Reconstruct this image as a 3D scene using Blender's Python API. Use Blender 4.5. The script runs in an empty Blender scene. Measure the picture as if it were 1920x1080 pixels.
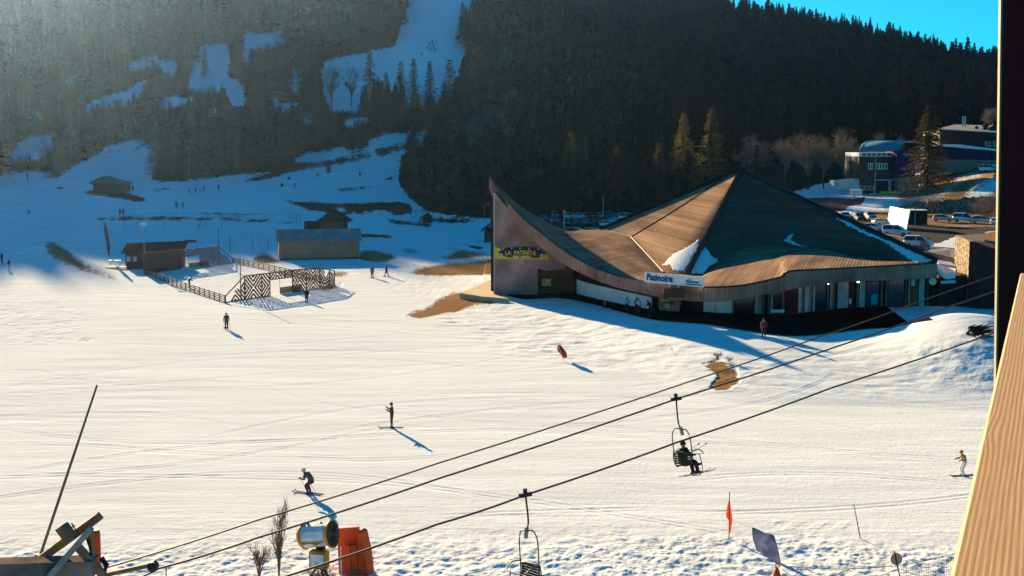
import bpy, bmesh, math, random
import numpy as np
from mathutils import Vector, Matrix
random.seed(7); np.random.seed(7)
scene = bpy.context.scene
COL = scene.collection
R = math.radians
# ---------------------------------------------------------------- camera
F = 2400.0; CX, CY = 960.0, 540.0
PITCH = math.atan(264.0/F); CAMZ = 20.0
cam_d = bpy.data.cameras.new("camera"); cam = bpy.data.objects.new("camera", cam_d); COL.objects.link(cam)
cam_d.sensor_width = 36.0; cam_d.lens = 36.0*F/1920.0
cam_d.clip_start = 0.05; cam_d.clip_end = 6000
cam.location = (0, 0, CAMZ); cam.rotation_euler = (math.pi/2-PITCH, 0, 0)
scene.camera = cam
# ---------------------------------------------------------------- light
SUN_EL = R(12.8); SUN_AZ = R(24.5)          # azimuth to the left of +Y
sun_dir = Vector((-math.sin(SUN_AZ)*math.cos(SUN_EL), math.cos(SUN_AZ)*math.cos(SUN_EL), math.sin(SUN_EL)))
sd = bpy.data.lights.new("sun", 'SUN'); so = bpy.data.objects.new("sun", sd); COL.objects.link(so)
sd.energy = 5.0; sd.angle = R(0.5); sd.color = (1.0, 0.79, 0.45)
so.rotation_euler = sun_dir.to_track_quat('Z', 'Y').to_euler()
world = bpy.data.worlds.new("World"); scene.world = world; world.use_nodes = True
wn = world.node_tree; bg = wn.nodes['Background']
sky = wn.nodes.new('ShaderNodeTexSky'); sky.sky_type = 'NISHITA'; sky.sun_disc = False
sky.sun_elevation = SUN_EL; sky.sun_rotation = -SUN_AZ
sky.altitude = 900; sky.air_density = 1.0; sky.dust_density = 0.3; sky.ozone_density = 2.0
hsv = wn.nodes.new('ShaderNodeMixRGB'); hsv.blend_type = 'MULTIPLY'; hsv.inputs[0].default_value = 1.0
hsv.inputs[2].default_value = (0.025, 0.68, 1.0, 1)
wn.links.new(sky.outputs[0], hsv.inputs[1]); wn.links.new(hsv.outputs[0], bg.inputs[0])
bg.inputs[1].default_value = 0.051
scene.view_settings.view_transform = 'Standard'; scene.view_settings.look = 'None'
scene.view_settings.gamma = 1.0; scene.view_settings.exposure = 1.68
HAZE = 0.000031; HAZE_G = 0.85
scene.cycles.max_bounces = 6; scene.cycles.volume_bounces = 0; scene.cycles.transparent_max_bounces = 8
scene.cycles.caustics_reflective = False; scene.cycles.caustics_refractive = False

# ---------------------------------------------------------------- geometry of view (used only to place real things at real depths)
def ray(u, v):
    t = (CY-v)/F
    return Vector(((u-CX)/F, math.cos(PITCH)+t*math.sin(PITCH), -math.sin(PITCH)+t*math.cos(PITCH)))
def P(u, v, Y):
    d = ray(u, v); return Vector((d.x/d.y*Y, Y, CAMZ+d.z/d.y*Y))
def zv(v, Y): return P(960, v, Y).z
def proj(X, Y, Z):
    dz = Z-CAMZ; c, s = math.cos(PITCH), math.sin(PITCH)
    fw = Y*c-dz*s; up = Y*s+dz*c
    return CX+F*X/fw, CY-F*up/fw

# ---------------------------------------------------------------- noise
def _hash(i, j, s):
    n = (i*374761393+j*668265263+s*974711) & 0xffffffff
    n = ((n ^ (n >> 13))*1274126177) & 0xffffffff
    return ((n ^ (n >> 16)) & 0xffff)/65535.0
def vnoise(x, y, s=0):
    x = np.asarray(x, float); y = np.asarray(y, float)
    i = np.floor(x).astype(np.int64); j = np.floor(y).astype(np.int64)
    fx = x-i; fy = y-j; fx = fx*fx*(3-2*fx); fy = fy*fy*(3-2*fy)
    return (_hash(i, j, s)*(1-fx)+_hash(i+1, j, s)*fx)*(1-fy)+(_hash(i, j+1, s)*(1-fx)+_hash(i+1, j+1, s)*fx)*fy
def fbm(x, y, s=0, o=4):
    a = 0; w = 0.5
    for k in range(o):
        a = a+w*(vnoise(x*2**k, y*2**k, s+k*17)-0.5)*2; w *= 0.5
    return a
def inpoly(U, V, poly):
    r = np.zeros(U.shape, bool); n = len(poly)
    for k in range(n):
        x1, y1 = poly[k]; x2, y2 = poly[(k+1) % n]
        if y1 == y2: continue
        c = ((y1 > V) != (y2 > V)) & (U < (x2-x1)*(V-y1)/(y2-y1)+x1)
        r ^= c
    return r
# ---------------------------------------------------------------- terrain heights: profiles along bearings
def prof(u, items):
    return [(y, (zv(q[1:], y) if False else q)) for y, q in items]
V_ = lambda v, Y: (Y, zv(v, Y))
PROF = {
 -700: [(230,0),V_(440,270),V_(397,330),V_(330,410),(460,26),(520,45),(620,80),(720,115),(860,165),(1000,175),(1600,150)],
 -200: [(230,0),V_(440,270),V_(397,330),V_(335,410),(460,20),V_(250,500),(600,58),(720,104),(860,163),(1000,171),(1600,140)],
 0:   [(230,0),V_(440,270),V_(397,330),V_(340,410),V_(322,430),V_(290,460),V_(250,500),V_(150,600),V_(0,720),(880,158),(1000,165),(1600,130)],
 250: [(235,0),V_(415,305),V_(345,400),V_(300,440),V_(250,480),V_(150,570),V_(0,700),(900,152),(960,154),(1600,120)],
 320: [(236,0),V_(415,304),V_(343,400),V_(304,436),V_(256,478),V_(160,562),V_(0,700),(900,146),(960,148),(1600,120)],
 400: [(238,0),V_(415,303),V_(342,400),V_(314,430),V_(270,473),V_(190,540),V_(150,590),V_(80,700),V_(25,800),V_(0,860),(960,118),(1600,100)],
 500: [(240,0),V_(415,300),V_(340,400),V_(322,425),V_(280,470),V_(200,540),V_(150,590),V_(120,630),V_(80,700),V_(30,800),V_(0,870),(960,118),(1600,100)],
 700: [(260,0),V_(430,300),V_(400,330),V_(350,385),V_(300,435),V_(250,470),V_(190,530),V_(130,610),V_(80,690),V_(30,790),V_(0,850),(930,142),(1000,144),(1600,100)],
 800: [(260,0),V_(430,300),V_(400,330),V_(340,390),V_(270,450),V_(200,500),V_(100,600),V_(0,780),(930,152),(1600,110)],
 870: [(260,0),V_(430,300),V_(405,325),V_(388,340),V_(300,420),V_(200,520),V_(100,640),V_(0,800),(930,146),(1600,110)],
 960: [(240,0.3),V_(432,288),V_(402,312),V_(300,402),V_(200,520),V_(100,680),V_(0,850),(940,134),(1000,130),(1600,110)],
 1100:[(225,0.6),V_(423,280),V_(400,325),V_(300,402),V_(200,540),V_(100,700),V_(0,860),(940,124),(1600,90)],
 1300:[(215,0.8),V_(412,290),V_(380,330),V_(300,400),V_(200,520),V_(100,680),V_(8,850),(1000,110),(1600,60)],
 1500:[(190,0.8),(225,4.8),(290,5.2),V_(360,350),V_(300,410),V_(200,520),V_(110,680),V_(48,850),(1000,80),(1600,40)],
 1620:[(175,0.8),(205,4.9),(285,5.3),V_(362,335),V_(310,400),V_(210,520),V_(130,680),V_(76,850),(1000,66),(1600,30)],
 1700:[(170,0.8),(203,5.1),(282,5.5),V_(362,325),V_(320,370),V_(250,450),V_(150,620),V_(98,850),(1000,50),(1600,30)],
 1880:[(150,0.8),(170,3.5),(200,5.0),(262,5.2),V_(392,275),V_(330,300),V_(304,330),V_(290,360),V_(250,450),V_(146,800),(1000,40),(1600,20)],
 2300:[(150,0.8),(170,3.5),(200,5.0),(262,5.4),(290,12),(330,17),(450,28),(800,60),(1600,20)],
 2900:[(150,0.8),(200,5.0),(262,6),(290,12),(330,17),(450,28),(800,60),(1600,20)],
}
_us = sorted(PROF); _as = np.array([(u-CX)/F for u in _us])
_YT = np.concatenate([np.linspace(0, 700, 351), np.linspace(705, 1600, 180)])
_cols = []
for u in _us:
    it = [(0, 0.0), (100, 0.0)]+PROF[u]
    ys = [a for a, b in it]; zs = [b for a, b in it]
    z = np.interp(_YT, ys, zs)
    k = np.ones(7)/7.0; zp = np.concatenate([np.full(3, z[0]), z, np.full(3, z[-1])])
    zs2 = np.convolve(zp, k, 'valid'); _cols.append(zs2)
_aT = np.linspace(_as[0], _as[-1], 420)
_tab = np.zeros((len(_aT), len(_YT)))
for j in range(len(_YT)): _tab[:, j] = np.interp(_aT, _as, [c[j] for c in _cols])
k = np.ones(9)/9.0
for _ in range(2):
    pad = np.concatenate([np.repeat(_tab[:1], 4, 0), _tab, np.repeat(_tab[-1:], 4, 0)])
    _tab = sum(pad[i:i+len(_aT)] for i in range(9))/9.0
def smooth(e0, e1, x):
    t = np.clip((x-e0)/(e1-e0), 0, 1); return t*t*(3-2*t)
def seg(X, Y, ax, ay, bx, by):
    dx, dy = bx-ax, by-ay; t = np.clip(((X-ax)*dx+(Y-ay)*dy)/(dx*dx+dy*dy), 0, 1)
    return np.hypot(X-ax-t*dx, Y-ay-t*dy), t
def FL(u, v, z=0.0):                     # point of a horizontal plane seen at u, v
    d = ray(u, v); t = (z-CAMZ)/d.z; return Vector((d.x*t, d.y*t, z))
# terrace in front of the ice rink: outline of its foot
TER = [tuple(FL(u, v, .4)[:2]) for u, v in [(905,520),(930,552),(1010,566),(1100,590),(1230,615),(1330,640),(1440,655),(1560,656),(1700,660),(1880,668),(2100,670)]]
def H(X, Y, detail=False):
    X = np.asarray(X, float); Y = np.asarray(Y, float)
    a = np.clip(X/np.maximum(Y, 1.0), _aT[0], _aT[-1]-1e-6)
    fa = (a-_aT[0])/(_aT[1]-_aT[0]); i = np.clip(fa.astype(int), 0, len(_aT)-2); fa = fa-i
    fy = np.interp(np.clip(Y, 0, 1599), _YT, np.arange(len(_YT))); j = np.clip(fy.astype(int), 0, len(_YT)-2); fy = fy-j
    z = (_tab[i, j]*(1-fa)+_tab[i+1, j]*fa)*(1-fy)+(_tab[i, j+1]*(1-fa)+_tab[i+1, j+1]*fa)*fy
    # terrace of the rink
    dmin = np.full(X.shape, 1e9)
    for k in range(len(TER)-1):
        d, t = seg(X, Y, *TER[k], *TER[k+1]); dmin = np.minimum(dmin, d)
    yl = np.interp(X, [p[0] for p in TER], [p[1] for p in TER], left=400, right=TER[-1][1])
    inside = Y > yl
    ter = np.where(inside, 1.0, 1-np.clip(dmin/(9+17*smooth(4, 18, X)), 0, 1)**.9)*np.interp(X, [-14, -3, 5, 13, 20, 30, 38, 48, 60], [0, .5, .6, 1.1, 1.6, 1.7, 2.0, 1.5, 1.3])
    z = np.where(Y < 225, np.maximum(z, ter), z)
    # bank of dirty snow at the right
    for (u, v, r, h) in [(1860,668,5,1.9),(1800,690,6,.8),(1880,700,7,1.3),(1760,664,3.0,.7),(1700,672,5,.4)]:
        c = FL(u, v, .3); z = z+h*np.exp(-((X-c.x)**2+((Y-c.y)*.8)**2)/(r*r))
    # earth bank at the left
    A = FL(80, 478); B = FL(215, 520); d, t = seg(X, Y, A.x, A.y, B.x, B.y)
    z = z+1.9*(1-t)**1.0*np.exp(-(d/3.5)**2)
    # gentle rolls of the piste
    z = z-0.0
    near = 1-smooth(230, 300, Y)
    z = z+near*0.25*fbm(X/38+3, Y/30, 5, 2)*smooth(60, 90, Y)*(1-smooth(.1, .5, ter))
    z = z+smooth(420, 560, Y)*2.5*fbm(X/45, Y/45, 9, 3)
    return z
def Hs(x, y): return float(H(np.array([x]), np.array([y]))[0])
def G(u, v, y0=30, y1=900):              # first ground point seen at u, v
    d = ray(u, v); ys = np.concatenate([np.arange(y0, 320, 0.5), np.arange(320, y1, 1.0)])
    z = CAMZ+d.z/d.y*ys; h = H(d.x/d.y*ys, ys); k = np.nonzero(h >= z)[0]
    if len(k) == 0: return P(u, v, 700)
    y = ys[k[0]]; return Vector((d.x/d.y*y, y, Hs(d.x/d.y*y, y)))

# ---------------------------------------------------------------- materials
def mat(name, col, rough=0.7, metal=0.0, spec=0.15, noise=None, bump=None, emit=None, trans=None):
    """noise=(scale, amount) colour mottling; bump=(scale, strength)"""
    m = bpy.data.materials.new(name); m.use_nodes = True; nt = m.node_tree; b = nt.nodes['Principled BSDF']
    b.inputs['Base Color'].default_value = (*col, 1); b.inputs['Roughness'].default_value = rough
    b.inputs['Metallic'].default_value = metal; b.inputs['Specular IOR Level'].default_value = spec
    tc = nt.nodes.new('ShaderNodeTexCoord')
    if noise:
        n = nt.nodes.new('ShaderNodeTexNoise'); n.inputs['Scale'].default_value = noise[0]; n.inputs['Detail'].default_value = 5
        r = nt.nodes.new('ShaderNodeMapRange'); r.inputs[1].default_value = .3; r.inputs[2].default_value = .7
        r.inputs[3].default_value = 1-noise[1]; r.inputs[4].default_value = 1+noise[1]*.6
        mx = nt.nodes.new('ShaderNodeMixRGB'); mx.blend_type = 'MULTIPLY'; mx.inputs[0].default_value = 1; mx.inputs[1].default_value = (*col, 1)
        nt.links.new(tc.outputs['Object'], n.inputs['Vector']); nt.links.new(n.outputs[0], r.inputs[0])
        nt.links.new(r.outputs[0], mx.inputs[2]); nt.links.new(mx.outputs[0], b.inputs['Base Color'])
    if bump:
        n2 = nt.nodes.new('ShaderNodeTexNoise'); n2.inputs['Scale'].default_value = bump[0]; n2.inputs['Detail'].default_value = 4
        bp = nt.nodes.new('ShaderNodeBump'); bp.inputs['Strength'].default_value = bump[1]; bp.inputs['Distance'].default_value = .05
        nt.links.new(tc.outputs['Object'], n2.inputs['Vector']); nt.links.new(n2.outputs[0], bp.inputs['Height']); nt.links.new(bp.outputs[0], b.inputs['Normal'])
    if emit:
        b.inputs['Emission Color'].default_value = (*emit[0], 1); b.inputs['Emission Strength'].default_value = emit[1]
    return m
class N:                                  # tiny node helper
    def __init__(s, m): s.t = m.node_tree; s.b = s.t.nodes['Principled BSDF']
    def n(s, ty, **kw):
        x = s.t.nodes.new(ty)
        for k, v in kw.items():
            if k.startswith('i_'):
                key = k[2:]; key = int(key) if key.isdigit() else key.replace('_', ' ')
                x.inputs[key].default_value = v
            else: setattr(x, k, v)
        return x
    def l(s, a, b): s.t.links.new(a, b)
    def math(s, op, a, b=None):
        x = s.t.nodes.new('ShaderNodeMath'); x.operation = op
        for k, q in enumerate((a, b)):
            if q is None: continue
            if isinstance(q, (int, float)): x.inputs[k].default_value = q
            else: s.l(q, x.inputs[k])
        return x.outputs[0]
    def mix(s, f, a, b, mode='MIX'):
        x = s.t.nodes.new('ShaderNodeMixRGB'); x.blend_type = mode
        for k, q in enumerate((f, a, b)):
            if isinstance(q, (int, float)): x.inputs[k].default_value = q
            elif isinstance(q, tuple): x.inputs[k].default_value = (*q, 1)
            else: s.l(q, x.inputs[k])
        return x.outputs[0]
# ---------------------------------------------------------------- tagging and mesh building
def tag(o, label=None, cat=None, group=None, kind=None):
    if label: o['label'] = label
    if cat: o['category'] = cat
    if group: o['group'] = group
    if kind: o['kind'] = kind
    return o
def empty(name, loc=(0, 0, 0), rz=0.0, label=None, cat=None, group=None):
    o = bpy.data.objects.new(name, None); COL.objects.link(o); o.location = loc; o.rotation_euler = (0, 0, rz)
    o.empty_display_size = .2; return tag(o, label, cat, group)
def copy_tree(o, parent=None):
    c = o.copy(); COL.objects.link(c)
    c.parent = parent
    for ch in list(o.children): copy_tree(ch, c)
    return c
class MB:
    def __init__(s, xf=None): s.v = []; s.f = []; s.m = []; s.xf = xf
    def add(s, vs, fs, mi=0):
        k = len(s.v)
        s.v += [tuple(s.xf @ Vector(p)) if s.xf else tuple(p) for p in vs]
        s.f += [tuple(i+k for i in f) for f in fs]; s.m += [mi]*len(fs); return s
    def box(s, c, d, rz=0, mi=0, M=None):
        x, y, z = [q/2 for q in d]; vs = [(i*x, j*y, k*z) for i in (-1, 1) for j in (-1, 1) for k in (-1, 1)]
        if M is None: M = Matrix.Translation(c) @ Matrix.Rotation(rz, 4, 'Z')
        vs = [M @ Vector(p) for p in vs]
        return s.add(vs, [(0,1,3,2),(4,6,7,5),(0,4,5,1),(2,3,7,6),(0,2,6,4),(1,5,7,3)], mi)
    def beam(s, a, b, w, h=None, mi=0):
        a = Vector(a); b = Vector(b); d = b-a; L = d.length
        if L < 1e-6: return s
        q = d.to_track_quat('X', 'Z'); M = Matrix.Translation((a+b)/2) @ q.to_matrix().to_4x4()
        return s.box(None, (L, w, h or w), M=M, mi=mi)
    def tube(s, pts, r, n=6, mi=0, cap=True):
        pts = [Vector(p) for p in pts]; rs = r if isinstance(r, (list, tuple)) else [r]*len(pts)
        vs = []; fs = []; up = Vector((0, 0, 1))
        for i, p in enumerate(pts):
            d = (pts[min(i+1, len(pts)-1)]-pts[max(i-1, 0)]).normalized()
            q = up if abs(d.z) < .95 else Vector((0, 1, 0))
            a = d.cross(q).normalized(); b = a.cross(d)
            vs += [p+(a*math.cos(2*math.pi*k/n)+b*math.sin(2*math.pi*k/n))*rs[i] for k in range(n)]
        for i in range(len(pts)-1):
            for k in range(n): fs.append((i*n+k, i*n+(k+1) % n, (i+1)*n+(k+1) % n, (i+1)*n+k))
        if cap: fs.append(tuple(range(n))[::-1]); fs.append(tuple((len(pts)-1)*n+k for k in range(n)))
        return s.add(vs, fs, mi)
    def prism(s, poly, ext, mi=0):        # poly: 3D points, ext: vector
        n = len(poly); e = Vector(ext); vs = [Vector(p) for p in poly]+[Vector(p)+e for p in poly]
        fs = [tuple(range(n)), tuple(range(2*n-1, n-1, -1))]+[(i, i+n, (i+1) % n+n, (i+1) % n)[::-1] for i in range(n)]
        return s.add(vs, fs, mi)
    def lathe(s, c, prof, n=14, mi=0, axis=None):
        vs = []; fs = []; M = Matrix.Translation(c)
        if axis: M = M @ Vector(axis).to_track_quat('Z', 'Y').to_matrix().to_4x4()
        for (r, z) in prof: vs += [M @ Vector((r*math.cos(2*math.pi*k/n), r*math.sin(2*math.pi*k/n), z)) for k in range(n)]
        for i in range(len(prof)-1):
            for k in range(n): fs.append((i*n+k, i*n+(k+1) % n, (i+1)*n+(k+1) % n, (i+1)*n+k))
        fs.append(tuple(range(n))[::-1]); fs.append(tuple((len(prof)-1)*n+k for k in range(n)))
        return s.add(vs, fs, mi)
    def grid(s, rows, mi=0, thick=0):     # rows: list of lists of points
        n = len(rows[0]); k = [Vector(p) for r in rows for p in r]
        s.add(k, [(i*n+j, i*n+j+1, (i+1)*n+j+1, (i+1)*n+j) for i in range(len(rows)-1) for j in range(n-1)], mi); return s
    def build(s, name, mats, parent=None, world=False, smooth=False, label=None, cat=None, group=None, kind=None):
        if not isinstance(mats, (list, tuple)): mats = [mats]
        me = bpy.data.meshes.new(name); vs = s.v
        if world and parent is not None:
            L = parent.location; top = parent
            if parent.parent: L = parent.parent.location+parent.location
            vs = [(x-L[0], y-L[1], z-L[2]) for x, y, z in vs]
        me.from_pydata(vs, [], s.f)
        for q in mats: me.materials.append(q)
        me.polygons.foreach_set('material_index', s.m)
        if smooth: me.polygons.foreach_set('use_smooth', [True]*len(me.polygons))
        me.update()
        o = bpy.data.objects.new(name, me); COL.objects.link(o); o.parent = parent
        return tag(o, label, cat, group, kind)
# ================================================================ GROUND
cols = np.concatenate([np.linspace(-.75, -.43, 60, endpoint=False), np.linspace(-.43, .43, 1080), np.linspace(.435, .8, 50)])
vrow = np.arange(1200, 440, -1.0); yr = 48000.0/(vrow-276.0)
yr = np.concatenate([np.linspace(4, yr[0], 8, endpoint=False), yr, 292.7*(1500/292.7)**(np.arange(1, 261)/260.0)])
AA, YY = np.meshgrid(cols, yr); XX = AA*YY
ZZ = H(XX, YY)
UU, VV = proj(XX, YY, ZZ)
jit = fbm(XX/7.0, YY/14.0, 31, 4); jit2 = fbm(XX/2.0, YY/4.0, 33, 3)
sc = np.clip(220.0/np.maximum(YY, 60), .3, 3)
U2 = UU+(jit*9+jit2*7)*sc; V2 = VV+(fbm(XX/9.0, YY/18.0, 71, 4)*3.2+jit2*1.6)*sc
earth = np.zeros(XX.shape); dark = np.zeros(XX.shape); tarm = np.zeros(XX.shape)
def paint(arr, poly, val=1.0, ymin=0, ymax=1e9):
    m = inpoly(U2, V2, poly) & (YY > ymin) & (YY < ymax); arr[m] = val
# bare earth and straw-coloured grass
for poly in [
 [(765,592),(800,575),(862,546),(930,556),(932,568),(895,572),(865,582),(815,590),(790,596)],
 [(766,514),(800,498),(860,492),(930,486),(934,512),(860,514),(810,516)],
 [(808,484),(850,474),(880,469),(905,472),(930,475),(925,479),(880,483),(840,486)],
 [(824,464),(850,463),(884,466),(865,469),(830,468)],
 [(672,470),(700,468),(745,478),(748,486),(715,490),(675,488)],
 [(612,510),(640,504),(668,508),(640,517),(618,517)], [(598,538),(640,528),(645,538),(610,545)],
 [(470,486),(500,470),(515,485),(545,492),(500,494)],
 [(1312,682),(1350,670),(1398,692),(1396,716),(1360,732),(1330,728),(1342,702)],
 [(78,444),(112,458),(150,484),(212,518),(190,516),(140,498),(96,474)],
 [(214,520),(250,535),(262,540),(230,532)], [(186,512),(214,516),(236,528),(200,522)],
 [(160,632),(186,636),(170,642),(150,640)], [(1255,650),(1270,652),(1262,656)],
 [(745,462),(790,468),(800,474),(760,472)]]: paint(earth, poly, 1.0, 0, 330)
# dark earth lines and banks in the shaded valley
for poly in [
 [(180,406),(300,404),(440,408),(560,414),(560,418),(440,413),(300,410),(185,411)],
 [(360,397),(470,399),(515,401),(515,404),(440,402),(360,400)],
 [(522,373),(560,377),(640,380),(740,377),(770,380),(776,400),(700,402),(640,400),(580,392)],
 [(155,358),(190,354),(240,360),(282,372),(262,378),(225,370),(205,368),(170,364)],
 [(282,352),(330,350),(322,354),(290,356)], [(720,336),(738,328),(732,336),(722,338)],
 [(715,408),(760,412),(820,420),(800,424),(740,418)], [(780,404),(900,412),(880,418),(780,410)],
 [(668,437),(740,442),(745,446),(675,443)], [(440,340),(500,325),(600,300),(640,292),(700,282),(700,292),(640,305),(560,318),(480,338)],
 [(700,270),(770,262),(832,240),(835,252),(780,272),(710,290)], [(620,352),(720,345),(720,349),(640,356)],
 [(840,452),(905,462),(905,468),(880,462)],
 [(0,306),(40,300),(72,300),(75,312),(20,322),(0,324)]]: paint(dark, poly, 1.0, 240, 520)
# dark, wooded hillsides
FOR = [
 [(745,330),(770,372),(800,392),(850,402),(905,408),(985,408),(1100,412),(1250,400),(1300,370),(1480,362),(1600,340),(1640,300),(2600,262),(2600,-60),(895,-60),(893,0),(870,60),(878,130),(858,190),(838,210),(815,255),(772,290)],
 [(285,336),(315,256),(240,288),(180,312),(110,332),(60,336),(0,346),(-700,390),(-700,-60),(785,-60),(760,18),(742,85),(700,92),(690,100),(610,112),(590,150),(615,200),(670,208),(720,190),(780,200),(840,212),(832,240),(760,262),(690,272),(620,290),(560,312),(490,322),(400,330),(340,338)],
 ]
fm = inpoly(U2, V2, FOR[0]) | inpoly(U2, V2, FOR[1])
dark[fm & (YY > 300)] = 1.0
dark[(YY > 700) & (VV < -60) | (YY > 855) & (UU > 1100)] = 1.0; dark[(UU < -40) & (YY > 455)] = 1.0; dark[(UU > 1900) & (YY > 340)] = 1.0
CLEAR = [                                 # snowy clearings in the woods
 [(0,306),(45,258),(112,246),(108,262),(72,297),(30,299)], [(-20,330),(60,318),(110,322),(60,336),(-20,346)],
 [(150,205),(180,185),(240,165),(285,140),(284,150),(245,192),(180,200),(165,215)],
 [(352,160),(375,84),(440,78),(430,135),(420,170),(375,168)],
 [(440,90),(470,95),(470,120),(455,115)], [(478,75),(530,64),(520,80),(485,95)],
 [(610,112),(700,92),(740,95),(690,130),(670,200),(625,208),(600,170)],
 [(500,150),(522,160),(520,195),(508,190)], [(300,110),(340,115),(325,140),(300,132)],
 [(560,288),(600,280),(650,272),(660,285),(600,296),(550,304)], [(205,270),(255,258),(280,262),(240,285),(180,312),(110,328)],
 [(690,255),(740,248),(832,238),(800,256),(700,276)], [(700,236),(730,232),(720,240)], [(90,222),(120,216),(118,226)],
 ]
CLEAR += [[(225,120),(262,108),(300,104),(296,118),(250,128)], [(540,128),(566,122),(572,150),(556,178),(545,160)], [(380,206),(410,200),(420,212),(392,218)], [(500,196),(560,186),(566,196),(520,206)], [(640,224),(700,216),(706,226),(660,236)], [(330,182),(372,178),(368,190),(336,194)], [(40,214),(86,208),(92,216),(52,224)], [(640,40),(668,34),(664,52),(646,56)], [(455,62),(545,58),(528,84),(480,98),(448,90)], [(420,140),(455,150),(470,200),(440,208),(425,180)], [(565,206),(590,214),(585,232),(560,226)], [(120,150),(160,140),(158,158),(124,166)], [(300,180),(340,176),(330,196),(296,198)]]
for c in CLEAR: dark[inpoly(U2, V2, c) & (YY > 300)] = 0.0
streak = fbm(XX/5.0, YY/9.0, 55, 4)
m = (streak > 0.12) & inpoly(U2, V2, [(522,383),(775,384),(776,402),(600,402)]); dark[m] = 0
# right-hand parking, road and straw slope
for poly in [[(1480,355),(1620,362),(1700,385),(1700,430),(1870,420),(1880,428),(1800,470),(1790,520),(1600,520)],
             [(985,406),(1220,396),(1300,398),(1300,450),(1000,450)]]: paint(tarm, poly, 1.0, 190, 330)
tarm[(YY > 196) & (YY < 288) & (UU > 1000) & (XX > 12)] = 1.0
for poly in [[(1600,405),(1640,352),(1720,352),(1760,318),(1850,300),(2600,280),(2600,425),(1840,424),(1740,424),(1700,412),(1640,412)],
             [(1795,455),(1860,432),(2600,425),(2600,520),(1870,480)]]:
    mm = inpoly(U2, V2, poly) & (YY > 185) & (YY < 420); earth[mm] = 1.0; dark[mm] = 0; tarm[mm] = 0
for poly in [[(1760,348),(1800,328),(1850,318),(1850,326),(1810,336)], [(1645,388),(1700,372),(1790,358),(1760,372),(1700,382),(1660,394)],
             [(1800,372),(1830,345),(1875,328),(1885,345),(1850,370),(1820,385)], [(1560,402),(1600,385),(1660,368),(1690,366),(1690,382),(1640,392),(1590,404)],
             [(1490,358),(1560,340),(1640,338),(1700,348),(1650,362),(1600,372),(1520,366)], [(1740,458),(1800,440),(1790,470),(1760,474)],
             [(1720,372),(1790,350),(1800,354),(1730,380)]]:
    mm = inpoly(U2, V2, poly) & (YY > 185) & (YY < 420); earth[mm] = 0; dark[mm] = 0; tarm[mm] = 0
# relief of the snow surface
lump = fbm(XX/.75, YY/.8, 11, 4); lump2 = fbm(XX/.42, YY/.5, 14, 3)
wq = 0.5*XX+0.87*YY; wp = 0.87*XX-0.5*YY
mog = fbm(wp/1.5, wq/.95, 12, 3)
vr = (V2+jit*8)
rough = smooth(985, 1045, VV+fbm(XX/5.0, YY/3.0, 44, 3)*26-8*np.sin(UU/260.0))
rough = np.maximum(rough, 0.10*smooth(955, 1005, vr))
msk = inpoly(U2, V2, [(800,592),(870,580),(935,560),(1020,560),(1100,588),(1260,625),(1420,650),(1600,640),(1890,640),(1890,712),(1750,742),(1560,742),(1380,742),(1220,700),(1080,690),(960,660),(860,620)]).astype(float)
def blur(a, n):
    for _ in range(2):
        c = np.cumsum(np.pad(a, ((n, n), (0, 0)), 'edge'), 0); a = (c[2*n:]-c[:-2*n])/(2*n)
        c = np.cumsum(np.pad(a, ((0, 0), (n, n)), 'edge'), 1); a = (c[:, 2*n:]-c[:, :-2*n])/(2*n)
    return a
msk = blur(msk, 10)
mskL = blur(inpoly(U2, V2, [(-50,515),(60,520),(170,580),(150,640),(40,650),(-50,640)]).astype(float), 12)
mskM = blur((inpoly(U2, V2, [(470,470),(760,440),(930,440),(930,550),(800,575),(700,520),(600,505)]) | inpoly(U2, V2, [(140,470),(220,470),(300,520),(430,570),(260,530),(150,490)]) | inpoly(U2, V2, [(330,480),(440,490),(590,510),(420,560),(300,515)])).astype(float), 8)
hb = inpoly(U2, V2, [(1690,650),(1890,600),(1890,735),(1700,715)]).astype(float); hb = blur(hb, 10)
dist_ = 1-smooth(200, 330, YY)
fine = fbm(XX/3.2+jit*.6, YY/.45, 21, 3)               # groomed, ski-combed lines across the piste
fine2 = fbm((XX*.9+YY*.25)/6.0, YY/1.3, 23, 3)
ZZ = ZZ + rough*(0.085*lump+0.075*lump2)*(YY > 45) + msk*0.13*mog*(1-.45*smooth(8, 22, XX))*(1+.4*jit) + mskL*0.10*lump + mskM*0.07*lump + hb*.11*fbm(XX/1.3, YY/1.3, 15, 4)
ZZ = ZZ + (1-np.clip(rough+msk, 0, 1))*dist_*np.clip(.55+.9*fbm(XX/19.0, YY/13.0, 91, 3), .1, 1.1)*(0.018*fine+0.030*fine2+.010*lump2)*smooth(40, 70, YY)
ZZ = ZZ - 0.06*np.clip(earth, 0, 1)*(YY < 330)
rt = np.random.RandomState(4)
for k in range(70):                        # single ski and sledge tracks
    yc = rt.uniform(66, 190); xc = rt.uniform(-.42, .40)*yc; L = rt.uniform(6, 30); sl = rt.uniform(-.55, .55); cv = rt.uniform(-.03, .03); w_ = .10+yc*.0012
    x0 = xc-L; m_ = (XX > x0) & (XX < xc+L) & (np.abs(YY-yc) < 30); dx = XX[m_]-xc; yt = yc+sl*dx+cv*dx*dx+.5*np.sin(dx/rt.uniform(3, 7)+k)
    for off in (0, .55):
        g_ = np.exp(-((YY[m_]-yt-off)/w_)**2)-.5*np.exp(-((YY[m_]-yt-off-2*w_)/w_)**2)
        ZZ[m_] -= (.011+.00009*yc)*g_*smooth(0, 3, L-np.abs(dx))
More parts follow.
